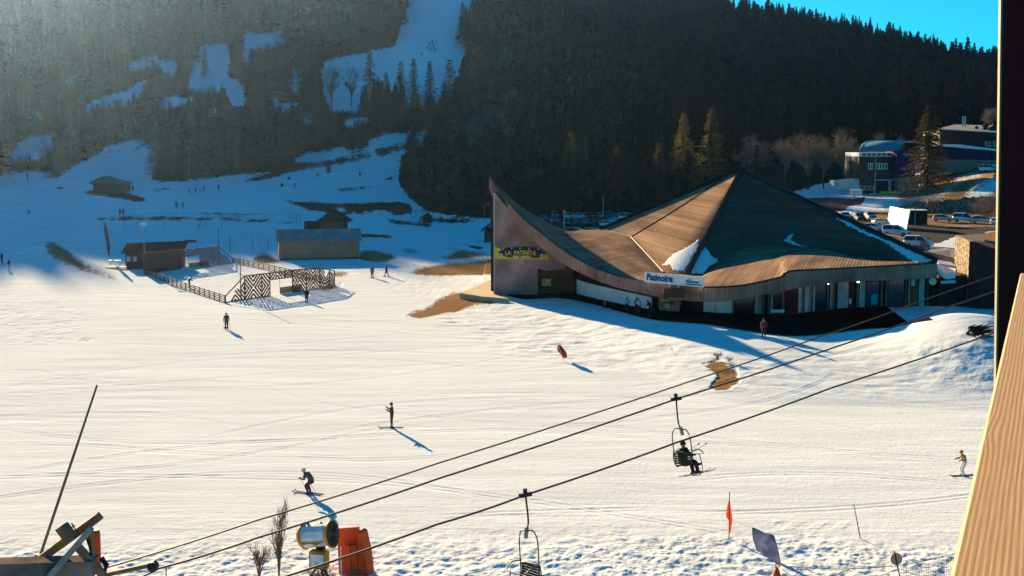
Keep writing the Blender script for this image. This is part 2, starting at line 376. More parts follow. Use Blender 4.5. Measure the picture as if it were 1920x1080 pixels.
# piste-machine tread marks
tr = smooth(976, 982, V2)*(1-smooth(992, 998, V2))*smooth(1420, 1480, UU)*(1-smooth(1800, 1880, UU))
ZZ = ZZ + 0.016*np.tanh(3*np.sin((XX-0.6*YY)*5.0+jit2*1.5))*tr*np.clip(.6+jit*1.5,0,1)
n0, n1 = XX.shape
verts = np.stack([XX, YY, ZZ], -1).reshape(-1, 3)
idx = np.arange(n0*n1).reshape(n0, n1)
faces = np.stack([idx[:-1, :-1], idx[:-1, 1:], idx[1:, 1:], idx[1:, :-1]], -1).reshape(-1, 4)
me = bpy.data.meshes.new("ground")
me.vertices.add(len(verts)); me.vertices.foreach_set('co', verts.ravel())
me.loops.add(faces.size); me.loops.foreach_set('vertex_index', faces.ravel().astype(np.int32))
me.polygons.add(len(faces)); me.polygons.foreach_set('loop_start', np.arange(0, faces.size, 4, dtype=np.int32))
me.polygons.foreach_set('loop_total', np.full(len(faces), 4, dtype=np.int32)) if False else None
me.polygons.foreach_set('use_smooth', np.ones(len(faces), bool))
ca = me.color_attributes.new('cover', 'FLOAT_COLOR', 'POINT')
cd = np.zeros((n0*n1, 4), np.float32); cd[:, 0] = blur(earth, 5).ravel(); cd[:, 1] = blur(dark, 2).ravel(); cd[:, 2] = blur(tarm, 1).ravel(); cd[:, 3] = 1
ca.data.foreach_set('color', cd.ravel())
me.update(calc_edges=True); me.validate()
ground = bpy.data.objects.new("ground", me); COL.objects.link(ground); tag(ground, kind='structure')
gm = bpy.data.materials.new("snow_and_earth"); gm.use_nodes = True; q = N(gm)
at = q.n('ShaderNodeAttribute', attribute_name='cover'); sp = q.n('ShaderNodeSeparateColor'); q.l(at.outputs['Color'], sp.inputs[0])
geo = q.n('ShaderNodeNewGeometry')
def noise(scale, det=5, vec=None, rough=.55):
    x = q.n('ShaderNodeTexNoise', i_Scale=scale, i_Detail=det, i_Roughness=rough); q.l(vec or geo.outputs['Position'], x.inputs['Vector']); return x.outputs[0]
def edge(ch, sc_, lo, hi):                # ragged cover edge
    am = q.math('MULTIPLY', q.math('MULTIPLY', ch, q.math('SUBTRACT', 1.0, ch)), 9.0)
    s_ = q.math('ADD', ch, q.math('MULTIPLY', q.math('SUBTRACT', noise(sc_, 8, None, .75), .5), am))
    x = q.n('ShaderNodeMapRange', i_1=lo, i_2=hi); q.l(s_, x.inputs[0]); return x.outputs[0]
mpn = q.n('ShaderNodeMapping'); mpn.inputs['Scale'].default_value = (.12, 1.2, .5); q.l(geo.outputs['Position'], mpn.inputs[0])
stre = noise(1.0, 6, mpn.outputs[0])
rr = q.n('ShaderNodeMapRange', i_1=.3, i_2=.7, i_3=.94, i_4=1.02); q.l(stre, rr.inputs[0])
mpn2 = q.n('ShaderNodeMapping'); mpn2.inputs['Scale'].default_value = (.07, .5, .5); mpn2.inputs['Rotation'].default_value = (0, 0, .45); q.l(geo.outputs['Position'], mpn2.inputs[0])
rr2 = q.n('ShaderNodeMapRange', i_1=.40, i_2=.72, i_3=1.0, i_4=.85); q.l(noise(1.0, 7, mpn2.outputs[0]), rr2.inputs[0])
rr3 = q.n('ShaderNodeMapRange', i_1=.62, i_2=.78, i_3=0.0, i_4=.35); q.l(noise(.55, 8, None, .7), rr3.inputs[0])
snow = q.mix(1.0, (.85, .85, .84), rr.outputs[0], 'MULTIPLY'); snow = q.mix(1.0, snow, rr2.outputs[0], 'MULTIPLY'); snow = q.mix(rr3.outputs[0], snow, (.60, .54, .47))
soil = q.mix(noise(.8), (.32, .155, .065), (.15, .07, .032)); rs_ = q.n('ShaderNodeMapRange', i_1=.45, i_2=.62, i_4=.8); q.l(noise(5.0, 8, None, .75), rs_.inputs[0]); soil = q.mix(rs_.outputs[0], soil, (.44, .28, .13)); rs2 = q.n('ShaderNodeMapRange', i_1=.58, i_2=.66, i_4=.75); q.l(noise(2.2, 8, None, .8), rs2.inputs[0]); soil = q.mix(rs2.outputs[0], soil, (.09, .05, .03)); rs3 = q.n('ShaderNodeMapRange', i_1=.60, i_2=.68, i_4=.9); q.l(noise(3.1, 8, None, .8), rs3.inputs[0]); soil = q.mix(rs3.outputs[0], soil, (.78, .75, .7))
wood = q.mix(noise(.15), (.030, .020, .013), (.055, .036, .022))
tar = q.mix(noise(.3), (.07, .055, .05), (.13, .10, .08))
c1 = q.mix(edge(sp.outputs[0], 1.3, .42, .62), snow, soil)
c2 = q.mix(edge(sp.outputs[2], .6, .42, .62), c1, tar)
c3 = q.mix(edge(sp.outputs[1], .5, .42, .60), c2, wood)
q.l(c3, q.b.inputs['Base Color']); q.b.inputs['IOR'].default_value = 1.0; q.b.inputs['Roughness'].default_value = .75; q.b.inputs['Specular IOR Level'].default_value = .0
mp2 = q.n('ShaderNodeMapping'); mp2.inputs['Scale'].default_value = (.5, 3.0, 1); q.l(geo.outputs['Position'], mp2.inputs[0])
b1 = q.n('ShaderNodeBump', i_Strength=.5, i_Distance=.05); q.l(noise(1.0, 5, mp2.outputs[0]), b1.inputs['Height'])
b2 = q.n('ShaderNodeBump', i_Strength=.5, i_Distance=.05); q.l(noise(4.0, 4), b2.inputs['Height']); q.l(b1.outputs[0], b2.inputs['Normal'])
q.l(b2.outputs[0], q.b.inputs['Normal'])
me.materials.append(gm)
# ================================================================ ICE RINK
from mathutils.bvhtree import BVHTree
def planks(name, c1, c2, pitch=.35, gap=.12, bump=.6, rough=.8, dirt=.35):
    m = bpy.data.materials.new(name); m.use_nodes = True; q = N(m)
    uv = q.n('ShaderNodeUVMap'); sx = q.n('ShaderNodeSeparateXYZ'); q.l(uv.outputs[0], sx.inputs[0])
    t = q.math('DIVIDE', sx.outputs[0], pitch); fr = q.math('FRACT', t); fl = q.math('FLOOR', t)
    wn_ = q.n('ShaderNodeTexWhiteNoise', noise_dimensions='1D'); q.l(fl, wn_.inputs['W'])
    mp = q.n('ShaderNodeMapping'); mp.inputs['Scale'].default_value = (3.0, .35, 1); q.l(uv.outputs[0], mp.inputs[0])
    nz = q.n('ShaderNodeTexNoise', i_Scale=1.0, i_Detail=5); q.l(mp.outputs[0], nz.inputs['Vector'])
    nz2 = q.n('ShaderNodeTexNoise', i_Scale=.25, i_Detail=4); q.l(uv.outputs[0], nz2.inputs['Vector'])
    f = q.math('ADD', q.math('MULTIPLY', wn_.outputs[0], .55), q.math('MULTIPLY', nz.outputs[0], .5))
    c = q.mix(f, c1, c2)
    r = q.n('ShaderNodeMapRange', i_1=.35, i_2=.7, i_3=1-dirt, i_4=1.1); q.l(nz2.outputs[0], r.inputs[0]); c = q.mix(1.0, c, r.outputs[0], 'MULTIPLY')
    g = q.math('LESS_THAN', fr, gap); c = q.mix(q.math('MULTIPLY', g, .75), c, (.02, .014, .01))
    q.l(c, q.b.inputs['Base Color']); q.b.inputs['Roughness'].default_value = rough; q.b.inputs['Specular IOR Level'].default_value = .0; q.b.inputs['IOR'].default_value = 1.0
    if bump:
        h = q.math('SUBTRACT', 1.0, g); bp = q.n('ShaderNodeBump', i_Strength=bump, i_Distance=.04); q.l(h, bp.inputs['Height']); q.l(bp.outputs[0], q.b.inputs['Normal'])
    return m
M = {}
M['roofshade'] = planks('shaded_roof_boards', (.25, .145, .11), (.15, .085, .065), .42, .16, .8)  # darker copy of the roof boards: shade of the turned-away face put into colour
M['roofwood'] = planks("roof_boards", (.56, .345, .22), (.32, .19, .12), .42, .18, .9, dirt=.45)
M['fascia'] = planks("fascia_boards", (.50, .27, .20), (.27, .15, .11), .45, .08, .5, dirt=.5)
M['concrete'] = mat("board_marked_concrete", (.42, .245, .20), .85, noise=(.35, .55), bump=(3, .4))
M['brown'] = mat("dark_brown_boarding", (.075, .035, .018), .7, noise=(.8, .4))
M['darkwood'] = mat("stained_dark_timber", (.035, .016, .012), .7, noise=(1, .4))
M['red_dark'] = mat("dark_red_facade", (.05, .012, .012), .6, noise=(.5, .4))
M['white'] = mat("white_paint", (.82, .78, .74), .6, noise=(.6, .15))
M['offwhite'] = mat("off_white_render", (.55, .54, .52), .7, noise=(.5, .25))
M['snow'] = mat("packed_snow", (.84, .84, .83), .8, spec=0.0, noise=(2.0, .05), bump=(1.5, .25))
M['metal'] = mat("galvanised_steel", (.28, .27, .26), .5, .6, noise=(3, .25))
M['darkmetal'] = mat("dark_steel", (.035, .03, .028), .5, .5)
M['black'] = mat("black_rubber", (.012, .011, .011), .6)
M['glass'] = mat("dark_window_glass", (.015, .018, .025), .12, spec=.6)
M['curtain'] = mat("grey_green_curtain", (.42, .42, .40), .9, noise=(1.5, .3))
M['yellow'] = mat("sign_yellow", (.75, .50, .02), .5); M['navy'] = mat("sign_navy", (.012, .016, .05), .5)
M['blue'] = mat("sign_blue", (.0, .07, .22), .5); M['orange'] = mat("sign_orange", (.55, .12, .02), .5)
M['cream'] = mat("lettering_cream", (.75, .66, .5), .5); M['greyink'] = mat("faded_grey_lettering", (.12, .12, .14), .6)
M['ink'] = mat("dark_ink", (.03, .03, .03), .6)
M['pvc'] = mat("teal_poster", (.02, .30, .38), .5)
M['lamp'] = mat("lit_lamp", (.9, .8, .5), .4, emit=((1.0, .72, .35), 4.0))
def cat(p0, p1, p2, p3, t):
    return .5*((2*p1)+(p2-p0)*t+(2*p0-5*p1+4*p2-p3)*t*t+(3*p1-p0-3*p2+p3)*t*t*t)
def refine(pts, n):
    o = []; L = len(pts)
    for i in range(L-1):
        a, b, c, d = pts[max(i-1, 0)], pts[i], pts[i+1], pts[min(i+2, L-1)]
        o += [cat(a, b, c, d, k/n) for k in range(n)]
    return o+[pts[-1]]
def uvgrid(name, rows, material, parent, uvf, smooth=True):
    """rows: list of equal point lists; uvf(i, j, p) -> uv"""
    mb = MB(); mb.grid(rows); o = mb.build(name, material, parent, world=True, smooth=smooth)
    ul = o.data.uv_layers.new(name='UVMap'); n = len(rows[0]); flat = [p for r in rows for p in r]
    for lp in o.data.loops:
        k = lp.vertex_index; ul.data[lp.index].uv = uvf(k//n, k % n, flat[k])
    return o
def solidify(o, t, off=-1):
    m = o.modifiers.new('thickness', 'SOLIDIFY'); m.thickness = t; m.offset = off; return o
FAS = [(919,332,353,171),(928,345,371,170.5),(941,362,387,169.5),(972,399,420,166.5),(1010,432,457,162.5),(1060,470,495,157.5),(1110,499,520,152.5),
       (1158,517,538,148),(1208,527,550,143.5),(1244,533,557,140.5),(1300,539,564,137.5),(1360,539,564,135.5),(1400,535,557,135.3),(1440,526.5,551,135.3),(1464,521,547,135.5)]
FAS2 = [(1464,521,547,135.5),(1478,510,543,135.7),(1564,505,530,138),(1658,500,525,141.8),(1754,494.5,521,146)]
ft = refine([P(u, a, y) for u, a, b, y in FAS], 6); fb = refine([P(u, b, y+.1) for u, a, b, y in FAS], 6)
ft2 = refine([P(u, a, y) for u, a, b, y in FAS2], 4); fb2 = refine([P(u, b, y+.1) for u, a, b, y in FAS2], 4)
ft2[1:4] = [ft2[0].lerp(ft2[4], k/4) for k in (1, 2, 3)]; fb2[1:4] = [fb2[0].lerp(fb2[4], k/4) for k in (1, 2, 3)]
FT = ft+ft2[1:]; FB = fb+fb2[1:]
rink = empty("ice_rink", (22, 160, .8), 0, "large timber-clad ice rink with sweeping pointed roof and long curved fascia beside the piste", "ice rink building")
arc = [0.0]
for i in range(1, len(FT)): arc.append(arc[-1]+(FT[i]-FT[i-1]).length)
fo = uvgrid("fascia", [FT, [a.lerp(b, .5) for a, b in zip(FT, FB)], FB], M['fascia'], rink, lambda i, j, p: (arc[j], i*.8), False)
solidify(fo, .25)
# coping strip along the fascia top
mb = MB(); mb.tube([p+Vector((0, .1, .06)) for p in FT], .11, 5); mb.build("roof_edge_trim", mat("lead_flashing", (.07, .065, .065), .5, .3), rink, world=True)
# wing roof (left), between fascia and the far eave / crease
Qp = [(920,333,171.6),(930,345,172.2),(946,362,174),(980,390,177.5),(1022,415,183),(1065,432,189),(1130,432,190),(1183,446,180),(1215,479,166),(1244,512,152)]
Qw = refine([P(*q) for q in Qp], 6); Fw = ft[:len(Qw)]
rows = [[a.lerp(b, t/10.0)+Vector((0, 0, .08)) for a, b in zip(Fw, Qw)] for t in range(11)]
uvgrid("roof", rows, M['roofwood'], rink, lambda i, j, p: (arc[j]-i*1.3, i*2.0))
# main roof, sunlit face
Pk = P(1389, 322, 185); S_ = P(1130, 432, 190); C_ = P(1183, 446, 180); V1 = P(1244, 512, 152); V0 = P(1290, 516, 149.4)
Rr = P(1756, 491, 148.5)
low = refine([S_, C_, C_.lerp(V1, .5), V1, V0], 6)
def fan(low, apex, name, uvf, k=12, m='roofwood'):
    rows = [[a.lerp(apex, t/k) for a in low] for t in range(k)]+[[apex.lerp(a, .01) for a in low]]
    rows = [[p+Vector((0, 0, .1)) for p in r] for r in rows]
    return uvgrid(name, rows, M[m], rink, uvf, False), rows
A_, Arows = fan(low, Pk, "roof", lambda i, j, p: ((p.z+0.06*p.x)*2.2, p.x*.6))
# eave strip between V1-V0 and the fascia
e1 = refine([V1, V0, P(1320, 516.5, 148.9)], 6); fi = [k for k in range(len(ft)) if ft[k].x >= ft[54].x-1e-3][:13]
e0 = [ft[min(54+k, len(ft)-1)] for k in range(13)]
uvgrid("roof", [[a.lerp(b, t/3)+Vector((0, 0, .07)) for a, b in zip(e0, e1)] for t in range(4)], M['roofwood'], rink, lambda i, j, p: (p.x*1.0, i))
Tp = [(1320,516,149),(1347,495,156),(1372,476,161),(1404,465,165),(1451,461,166),(1489,464,165),(1546,468,162),(1615,483,155),(1700,495,147.5)]
Tc = refine([P(*q) for q in Tp], 4)
D_, Drows = fan([V0]+Tc+[Rr], Pk, "roof", lambda i, j, p: (p.z*2.2, p.x*.6), m='roofshade')
# entrance canopy, two gently domed strips
Lp = [(1320,516.5,148.9),(1349,499,154),(1380,488,157),(1415,480,158.4),(1452,474,159.3),(1480,470,160.8),(1546,469.5,161),(1612,489,153),(1700,496,147)]
Fp = [(1300,539,137.5),(1360,539,135.5),(1400,535,135.3),(1440,526.5,135.3),(1464,521,135.5),(1478,510,135.7),(1564,505,138),(1658,500,141.8),(1754,494.5,146)]
Lc = refine([P(*q) for q in Lp], 4); Fc = refine([P(*q) for q in Fp], 4)
for (a0, b0, sh) in ((Fc, Lc, .75), (Lc, Tc, 3.0)):
    rows = [[a.lerp(b, t/8)+Vector((0, 0, .06+.25*math.sin(math.pi*t/8)*(a0 is Fc))) for a, b in zip(a0, b0)] for t in range(9)]
    uvgrid("canopy_roof", rows, M['roofwood'], rink, lambda i, j, p, sh=sh: (p.x*1.15-(p.y*.35 if sh < 1 else 0) if sh < 1 else (p.y*1.5), i))
# ridge beam and eave boards
mb = MB(); mb.beam(Pk+Vector((0, 0, .2)), V0+Vector((0, 0, .2)), .5, .5); mb.build("ridge_beam", M['fascia'], rink, world=True)
mb = MB(); mb.beam(Pk+Vector((0, .2, .25)), S_+Vector((0, .2, .15)), .45, .8); mb.build("eave_board", M['darkwood'], rink, world=True)
mb = MB(); mb.beam(Pk+Vector((0, .2, .1)), Rr+Vector((0, .2, .1)), .45, .7); mb.build("eave_board", M['darkwood'], rink, world=True)
mb = MB(); mb.tube([C_+Vector((0, 0, .15)), V1+Vector((0, 0, .15))], .09, 5); mb.build("roof_edge_trim", M['darkwood'], rink, world=True)
for nm_, pts_ in (('a', [Pk.lerp(S_,.12), C_.lerp(Pk,.35), C_]), ('c', [S_, C_])):
    mb = MB(); mb.tube([p+Vector((0,0,.16)) for p in pts_], .06, 4); mb.build('roof_seam', M['darkwood'], rink, world=True)
mb = MB()
for a, b in [((1389,323,184.6),(1560,478,152)), ]: mb.tube([P(*a)+Vector((0,0,.12)), P(1480,430,171.5), P(1545,467,161)], .07, 4)
# walls down to the ground along the far side
mb = MB(); back = [Qw[k] for k in range(0, 37, 4)]+[S_, Pk, Rr]
for a, b in zip(back[:-1], back[1:]):
    mb.add([(a.x, a.y, -.5), (b.x, b.y, -.5), (b.x, b.y, b.z+.05), (a.x, a.y, a.z+.05)], [(0, 1, 2, 3)])
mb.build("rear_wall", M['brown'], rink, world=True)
# tower wall of concrete
tl = P(928, 550, 168.2)
def onpl(u, v, y): return P(u, v, y)
mb = MB(); poly = [onpl(928,552,168), onpl(1008,552,168), onpl(1008,504,168), onpl(1060,504,167.6)]
for u, vt, vb, y in [FAS[5], FAS[4], FAS[3], FAS[2], FAS[1]]: poly.append(P(u, (vb+vt)/2+4, 168) if u < 1060 else P(1060, 487, 168))
poly[0] = Vector((poly[0].x, 168, .3)); poly[1] = Vector((poly[1].x, 168, .3))
for p in poly: p.y = 168.0
mb.prism(poly, (0, 2.6, 0)); mb.build("tower_wall", M['concrete'], rink, world=True)
mb = MB(); a = P(926.6, 552, 168); mb.box((a.x+.02, 169.3, 7.2), (.22, 2.9, 13.4)); mb.build("corner_post", mat("pale_edge_stone", (.42, .36, .3), .8), rink, world=True)  # pale slab paints the sunlit thin side of the tower
# brown recessed wall and soffit behind the fascia
fac = [(1000,170.5),(1060,170),(1085,168),(1110,163),(1158,156),(1222,148.2),(1300,143.4),(1345,141.4),(1430,140),(1500,140),(1600,143),(1700,147),(1753,150.2)]
def wallx(u, y): return (u-CX)/F*y/math.cos(PITCH)*1.0
FW = [Vector(((u-CX)/F*y, y, 0)) for u, y in fac]
mb = MB()
for a, b in zip(FW[:-1], FW[1:]):
    mb.add([(a.x, a.y, .3), (b.x, b.y, .3), (b.x, b.y, 5.0 if b.x > 10 else 5.8), (a.x, a.y, 5.0 if b.x > 10 else 5.8)], [(0, 1, 2, 3)])
e = FW[-1]; mb.add([(e.x, e.y, .3), (e.x+1.5, e.y+34, .3), (e.x+1.5, e.y+34, 6), (e.x, e.y, 6.0)], [(0, 1, 2, 3)])
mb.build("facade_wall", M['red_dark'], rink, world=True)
mb = MB(); sof = []
FBs = FB[30:]                             # soffit strip
ws = []
for p in FBs:
    k = min(range(len(FW)-1), key=lambda i: abs((FW[i].x+FW[i+1].x)/2-p.x)); a, b = FW[k], FW[k+1]
    t = max(0, min(1, (p.x-a.x)/(b.x-a.x+1e-6))); w = a.lerp(b, t); ws.append(Vector((p.x, w.y+.2, min(p.z+.1, 7))))
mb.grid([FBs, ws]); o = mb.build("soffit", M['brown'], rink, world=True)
mb = MB(); mb.add([P(1008,506,168.3), P(1072,502,168), P(1085,552,168.6), P(1085,560,168.6), P(1008,560,168.6)], [(0, 1, 2, 3, 4)])
mb.build("side_wall", mat("rust_brown_boarding", (.13, .055, .022), .7, noise=(.6, .5)), rink, world=True)
# white low curved wall with benches
wl = [(1084,167.3,524,554),(1110,162,532,563),(1158,154.8,543,577),(1190,150.5,550,586),(1223,146.8,557,593)]
mb = MB(); wt = refine([P(u, a, y) for u, y, a, b in wl], 4); wb_ = [Vector((p.x, p.y, .75)) for p in wt]
mb.grid([wt, wb_]); o = mb.build("white_wall", M['white'], rink, world=True); solidify(o, .2)
# glazed right-hand front: posts, curtains, doors, panels
def FY(u):
    return float(np.interp(u, [a for a, b in fac], [b for a, b in fac]))
def vpanel(mb, u0, u1, z0, z1, dy=-.1, mi=0, t=.06):
    a = Vector(((u0-CX)/F*(FY(u0)+dy), FY(u0)+dy, z0)); b = Vector(((u1-CX)/F*(FY(u1)+dy), FY(u1)+dy, z0)); h = z1-z0
    mb.prism([a, b, b+Vector((0, 0, h)), a+Vector((0, 0, h))], (0, t, 0), mi)
M['post'] = mat("weathered_post_timber", (.20, .12, .085), .8, noise=(1, .3)); M['palepost'] = mat("pale_timber_post", (.42, .30, .20), .8, noise=(1, .3))
for u0, u1, k in [(1377,1380,0),(1427,1431,1),(1433,1436,0),(1444,1447,0),(1470,1474,0),(1509,1511,0),(1522,1525,1),(1555,1558,0),(1566,1569,0),(1611,1614,0),(1656,1660,0),(1665,1669,0),(1702,1705,0),(1708,1711,1),(1722,1725,0),(1743,1747,0)]:
    mb = MB(); vpanel(mb, u0, u1, 1.0, 5.1, -.32, 0, .16); mb.build("post", M['palepost' if k else 'post'], rink, world=True)
def curtain(u0, u1, z0=1.3, z1=5.0, m='curtain'):
    a = Vector(((u0-CX)/F*FY(u0), FY(u0)-.12, 0)); b = Vector(((u1-CX)/F*FY(u1), FY(u1)-.12, 0)); n = max(8, int((b-a).length/.07))
    rows = [[a.lerp(b, k/n)+Vector((0, .06*math.sin(k*1.7)-.02, z)) for k in range(n+1)] for z in (z0, z1)]
    MBx = MB(); MBx.grid(rows); MBx.build("curtain", M[m], rink, world=True, smooth=True)
for u0, u1 in [(1418,1426),(1448,1452),(1500,1508),(1527,1532),(1560,1565),(1574,1594),(1615,1626),(1727,1738),(1747,1752)]: curtain(u0, u1)
curtain(1512, 1521, m='offwhite')
mb = MB(); vpanel(mb, 1322, 1344, .9, 2.9, -.2); vpanel(mb, 1345, 1376, 1.0, 3.3, -.35); mb.build("white_panel", M['white'], rink, world=True)
for u0, u1, z0, z1 in [(1382,1416,1.6,4.6),(1452,1468,1.4,4.8),(1533,1554,1.3,4.9),(1628,1655,1.3,4.8),(1670,1700,1.3,4.8)]:
    mb = MB(); vpanel(mb, u0, u1, z0, z1, -.1); mb.build("window", M['glass'], rink, world=True)
mb = MB(); vpanel(mb, 1712, 1721, 1.1, 4.0, -.25); mb.build("door", mat("rust_red_door", (.20, .06, .03), .6), rink, world=True)
mb = MB(); vpanel(mb, 1713, 1720, 4.0, 4.8, -.25); mb.build("sign_panel", M['offwhite'], rink, world=True)
mb = MB(); vpanel(mb, 1638, 1650, 2.2, 3.4, -.2); mb.build("poster", M['pvc'], rink, world=True)
mb = MB(); vpanel(mb, 1597, 1601, 2.5, 3.1, -.2); mb.build("poster", M['cream'], rink, world=True)
for u in (1497, 1553, 1609, 1488):
    p = P(u, {1497:536,1553:531,1609:528,1488:539}[u], FY(u)-1.6); mb = MB(); mb.lathe(p, [(.05, -.12), (.13, -.06), (.14, .04), (.04, .12)], 8); mb.build("lamp", M['lamp'], rink, world=True)
mb = MB(); p = P(1749, 522+6, 146.5); mb.lathe(p, [(.02,-.04),(.42,-.03),(.42,.03),(.02,.04)], 16, axis=(-.3, -1, 0)); mb.build("round_sign", M['cream'], rink, world=True)
# chairs stacked, railing and low clutter in front of the glazing
mb = MB()
for u in range(1440, 1500, 6):
    y = FY(u)-2.2; x = (u-CX)/F*y; mb.beam((x, y, .9), (x, y, 2.0), .05)
y0 = FY(1440)-2.2; y1 = FY(1500)-2.2; mb.beam(((1440-CX)/F*y0, y0, 2.0), ((1500-CX)/F*y1, y1, 2.0), .06); mb.beam(((1440-CX)/F*y0, y0, 1.4), ((1500-CX)/F*y1, y1, 1.4), .04)
mb.build("railing", M['darkmetal'], rink, world=True)
mb = MB(); vpanel(mb, 1449, 1475, 2.15, 2.5, -2.25); mb.build("sign_panel", M['cream'], rink, world=True)
# notice on the side wall, cornice
mb = MB(); mb.prism([P(1016,523,168.1), P(1033,523,168.1), P(1033,536.5,168.1), P(1016,535.5,168.1)], (0, .1, 0)); mb.build("poster", mat("pale_yellow_poster", (.6, .42, .16), .6, noise=(2, .6)), rink, world=True)
mb = MB(); mb.beam(P(1034,521,168.1), P(1052,521,168.1), .05); mb.beam(P(1052,520,168.1), P(1052,535,168.1), .06); mb.build("rail", M['post'], rink, world=True)
mb = MB(); mb.beam(P(932,541,167.7), P(990,541,167.7), .06); mb.build("rail", M['metal'], rink, world=True)
mb = MB(); c0 = refine([P(1006,500,167.6), P(1018,504,166.8), P(1035,505.5,166.8), P(1060,504,167.4)], 4)
mb.tube(c0, .1, 5); mb.build("cornice", M['concrete'], rink, world=True)
# ticket kiosk front
mb = MB(); vpanel(mb, 1240, 1277, .8, 3.4, -2.0, 0, 1.8); o = mb.build("kiosk", M['fascia'], rink, world=True)
ul = o.data.uv_layers.new(name='UVMap')
for lp in o.data.loops: c = o.data.vertices[lp.vertex_index].co; ul.data[lp.index].uv = (c.x, c.z)
mb = MB(); vpanel(mb, 1249, 1257, 1.85, 2.55, -2.05, 0, .06); mb.build("notice", M['offwhite'], rink, world=True)
mb = MB(); mb.box(P(1263, 549, 136.9), (2.2, .8, 1.0)); mb.build("loudspeaker_box", M['fascia'], rink, world=True)
mb = MB()
for u in (1216, 1257, 1273, 1315):
    mb.beam(P(u, 528, 141.5-(u-1216)*.055), P(u, 545, 141.5-(u-1216)*.055), .14)
mb.build("sign_bracket", M['palepost'], rink, world=True)
# signs -------------------------------------------------------------------
def text(body, o, xd, up, size, material, parent, name="lettering", bold=.02, ext=.01, space=1.0, sx=1.0, align='LEFT'):
    cu = bpy.data.curves.new(name, 'FONT'); cu.body = body; cu.size = size; cu.extrude = ext; cu.offset = bold; cu.space_character = space; cu.align_x = align
    cu.resolution_u = 3
    to = bpy.data.objects.new(name, cu); COL.objects.link(to); bpy.context.view_layer.update()
    me = bpy.data.meshes.new_from_object(to); bpy.data.objects.remove(to); bpy.data.curves.remove(cu)
    xd = Vector(xd).normalized(); up = Vector(up); up = (up-xd*up.dot(xd)).normalized(); zd = xd.cross(up)
    for v in me.vertices: c = v.co.copy(); v.co = Vector(o)+xd*c.x*sx+up*c.y+zd*c.z
    L = Vector(parent.location) if parent else Vector((0, 0, 0))
    for v in me.vertices: v.co -= L
    me.materials.clear(); me.materials.append(material); ob = bpy.data.objects.new(name, me); COL.objects.link(ob); ob.parent = parent; return ob
A0, A1, A2, A3 = P(1208,510.3,141.9), P(1320.4,520,135.7), P(1319.7,539.5,135.5), P(1208,528.6,141.7)
s1 = empty("roof_sign", tuple((A2+A3)/2), 0, "long white board lettered Patinoire in bold blue, on the edge of the ice rink roof", "sign")
mb = MB(); mb.prism([A0, A1, A2, A3], (.03, .12, 0)); mb.build("board", M['white'], s1, world=True)
xd = (A1-A0); upv = A0-A3
o_ = A3.lerp(A0, .24)+xd*.035+Vector((-.03, -.1, 0))
text("Patinoire", o_, xd, upv, 1.02, M['blue'], s1, bold=.032, sx=1.02)
o2 = A3.lerp(A0, .37)+xd*.70+Vector((-.03, -.1, 0)); text("Wachouen", o2, xd, upv, .36, M['ink'], s1, bold=.008, sx=1.12, name="small_lettering")
mb = MB(); b0 = A3.lerp(A0, .20)+xd*.70+Vector((-.03, -.1, 0)); mb.beam(b0, b0+xd*.255, .03, .09)
k0 = A3.lerp(A0, .60)+xd*.73+Vector((-.03, -.1, 0)); mb.tube([k0, k0+xd*.03+Vector((0,0,.12)), k0+xd*.07+Vector((0,0,.2))], .025, 4); mb.build("emblem", M['ink'], s1, world=True)
ys = 167.75
s2 = empty("wall_sign", tuple(P(978,487,ys)), 0, "yellow and navy bar-restaurant sign with slanted yellow letters, high on the concrete tower wall", "sign")
def q5(x, y): return P(900+x/8.727, 440+y/8.727, ys)
mb = MB(); mb.prism([q5(245,195), q5(340,235), q5(420,330), q5(980,330), q5(1060,322), q5(1120,320), q5(1115,410), q5(660,402), q5(245,400)], (0, .1, 0)); mb.build("board", M['yellow'], s2, world=True)
mb = MB(); mb.prism([p+Vector((0,-.03,0)) for p in [q5(300,290), q5(380,235), q5(480,210), q5(640,203), q5(800,207), q5(930,225), q5(1010,260), q5(1070,310), q5(1060,335), q5(985,375), q5(640,380), q5(480,372), q5(390,350), q5(320,330)]], (0, .05, 0)); mb.build("panel", M['navy'], s2, world=True)
def t5(s, x, y, x2, y2, size, m, b=.02, sx=1.0, nm="lettering"):
    a = q5(x, y)+Vector((0, -.08, 0)); c = q5(x2, y2)+Vector((0, -.08, 0)); text(s, a, c-a, (0, 0, 1), size, m, s2, bold=b, sx=sx, name=nm)
t5("LA", 415, 335, 520, 328, .78, M['yellow'], .03, .85); t5("PATINO", 556, 326, 830, 328, .80, M['yellow'], .03, .82); t5("R", 858, 330, 915, 345, .74, M['yellow'], .03, .9)
t5("E", 925, 338, 960, 352, .62, M['greyink'], .01, .8)
mb = MB(); mb.prism([p+Vector((0,-.05,0)) for p in [q5(480,378), q5(540,338), q5(830,338), q5(880,378)]], (0, .05, 0)); mb.build("ribbon", M['orange'], s2, world=True)
t5("BAR", 540, 380, 620, 380, .40, M['cream'], .02, 1.0); t5("RESTO", 678, 380, 820, 380, .40, M['cream'], .02, .92); t5("-", 640, 382, 660, 382, .4, M['cream'], .02)
for cx_, cy_ in ((338, 340), (1018, 348)):
    mb = MB(); mb.lathe(q5(cx_, cy_)+Vector((0,-.07,0)), [(.30,-.03),(.33,0),(.30,.03)], 18, axis=(0,-1,0)); mb.build("disc", M['offwhite'], s2, world=True)
mb = MB(); mb.beam(q5(1000,330)+Vector((0,-.13,0)), q5(1036,368)+Vector((0,-.13,0)), .05); mb.beam(q5(1036,330)+Vector((0,-.13,0)), q5(1000,368)+Vector((0,-.13,0)), .05); mb.box(q5(332,330)+Vector((0,-.13,0)), (.14,.04,.12)); mb.build("emblem", M['navy'], s2, world=True)
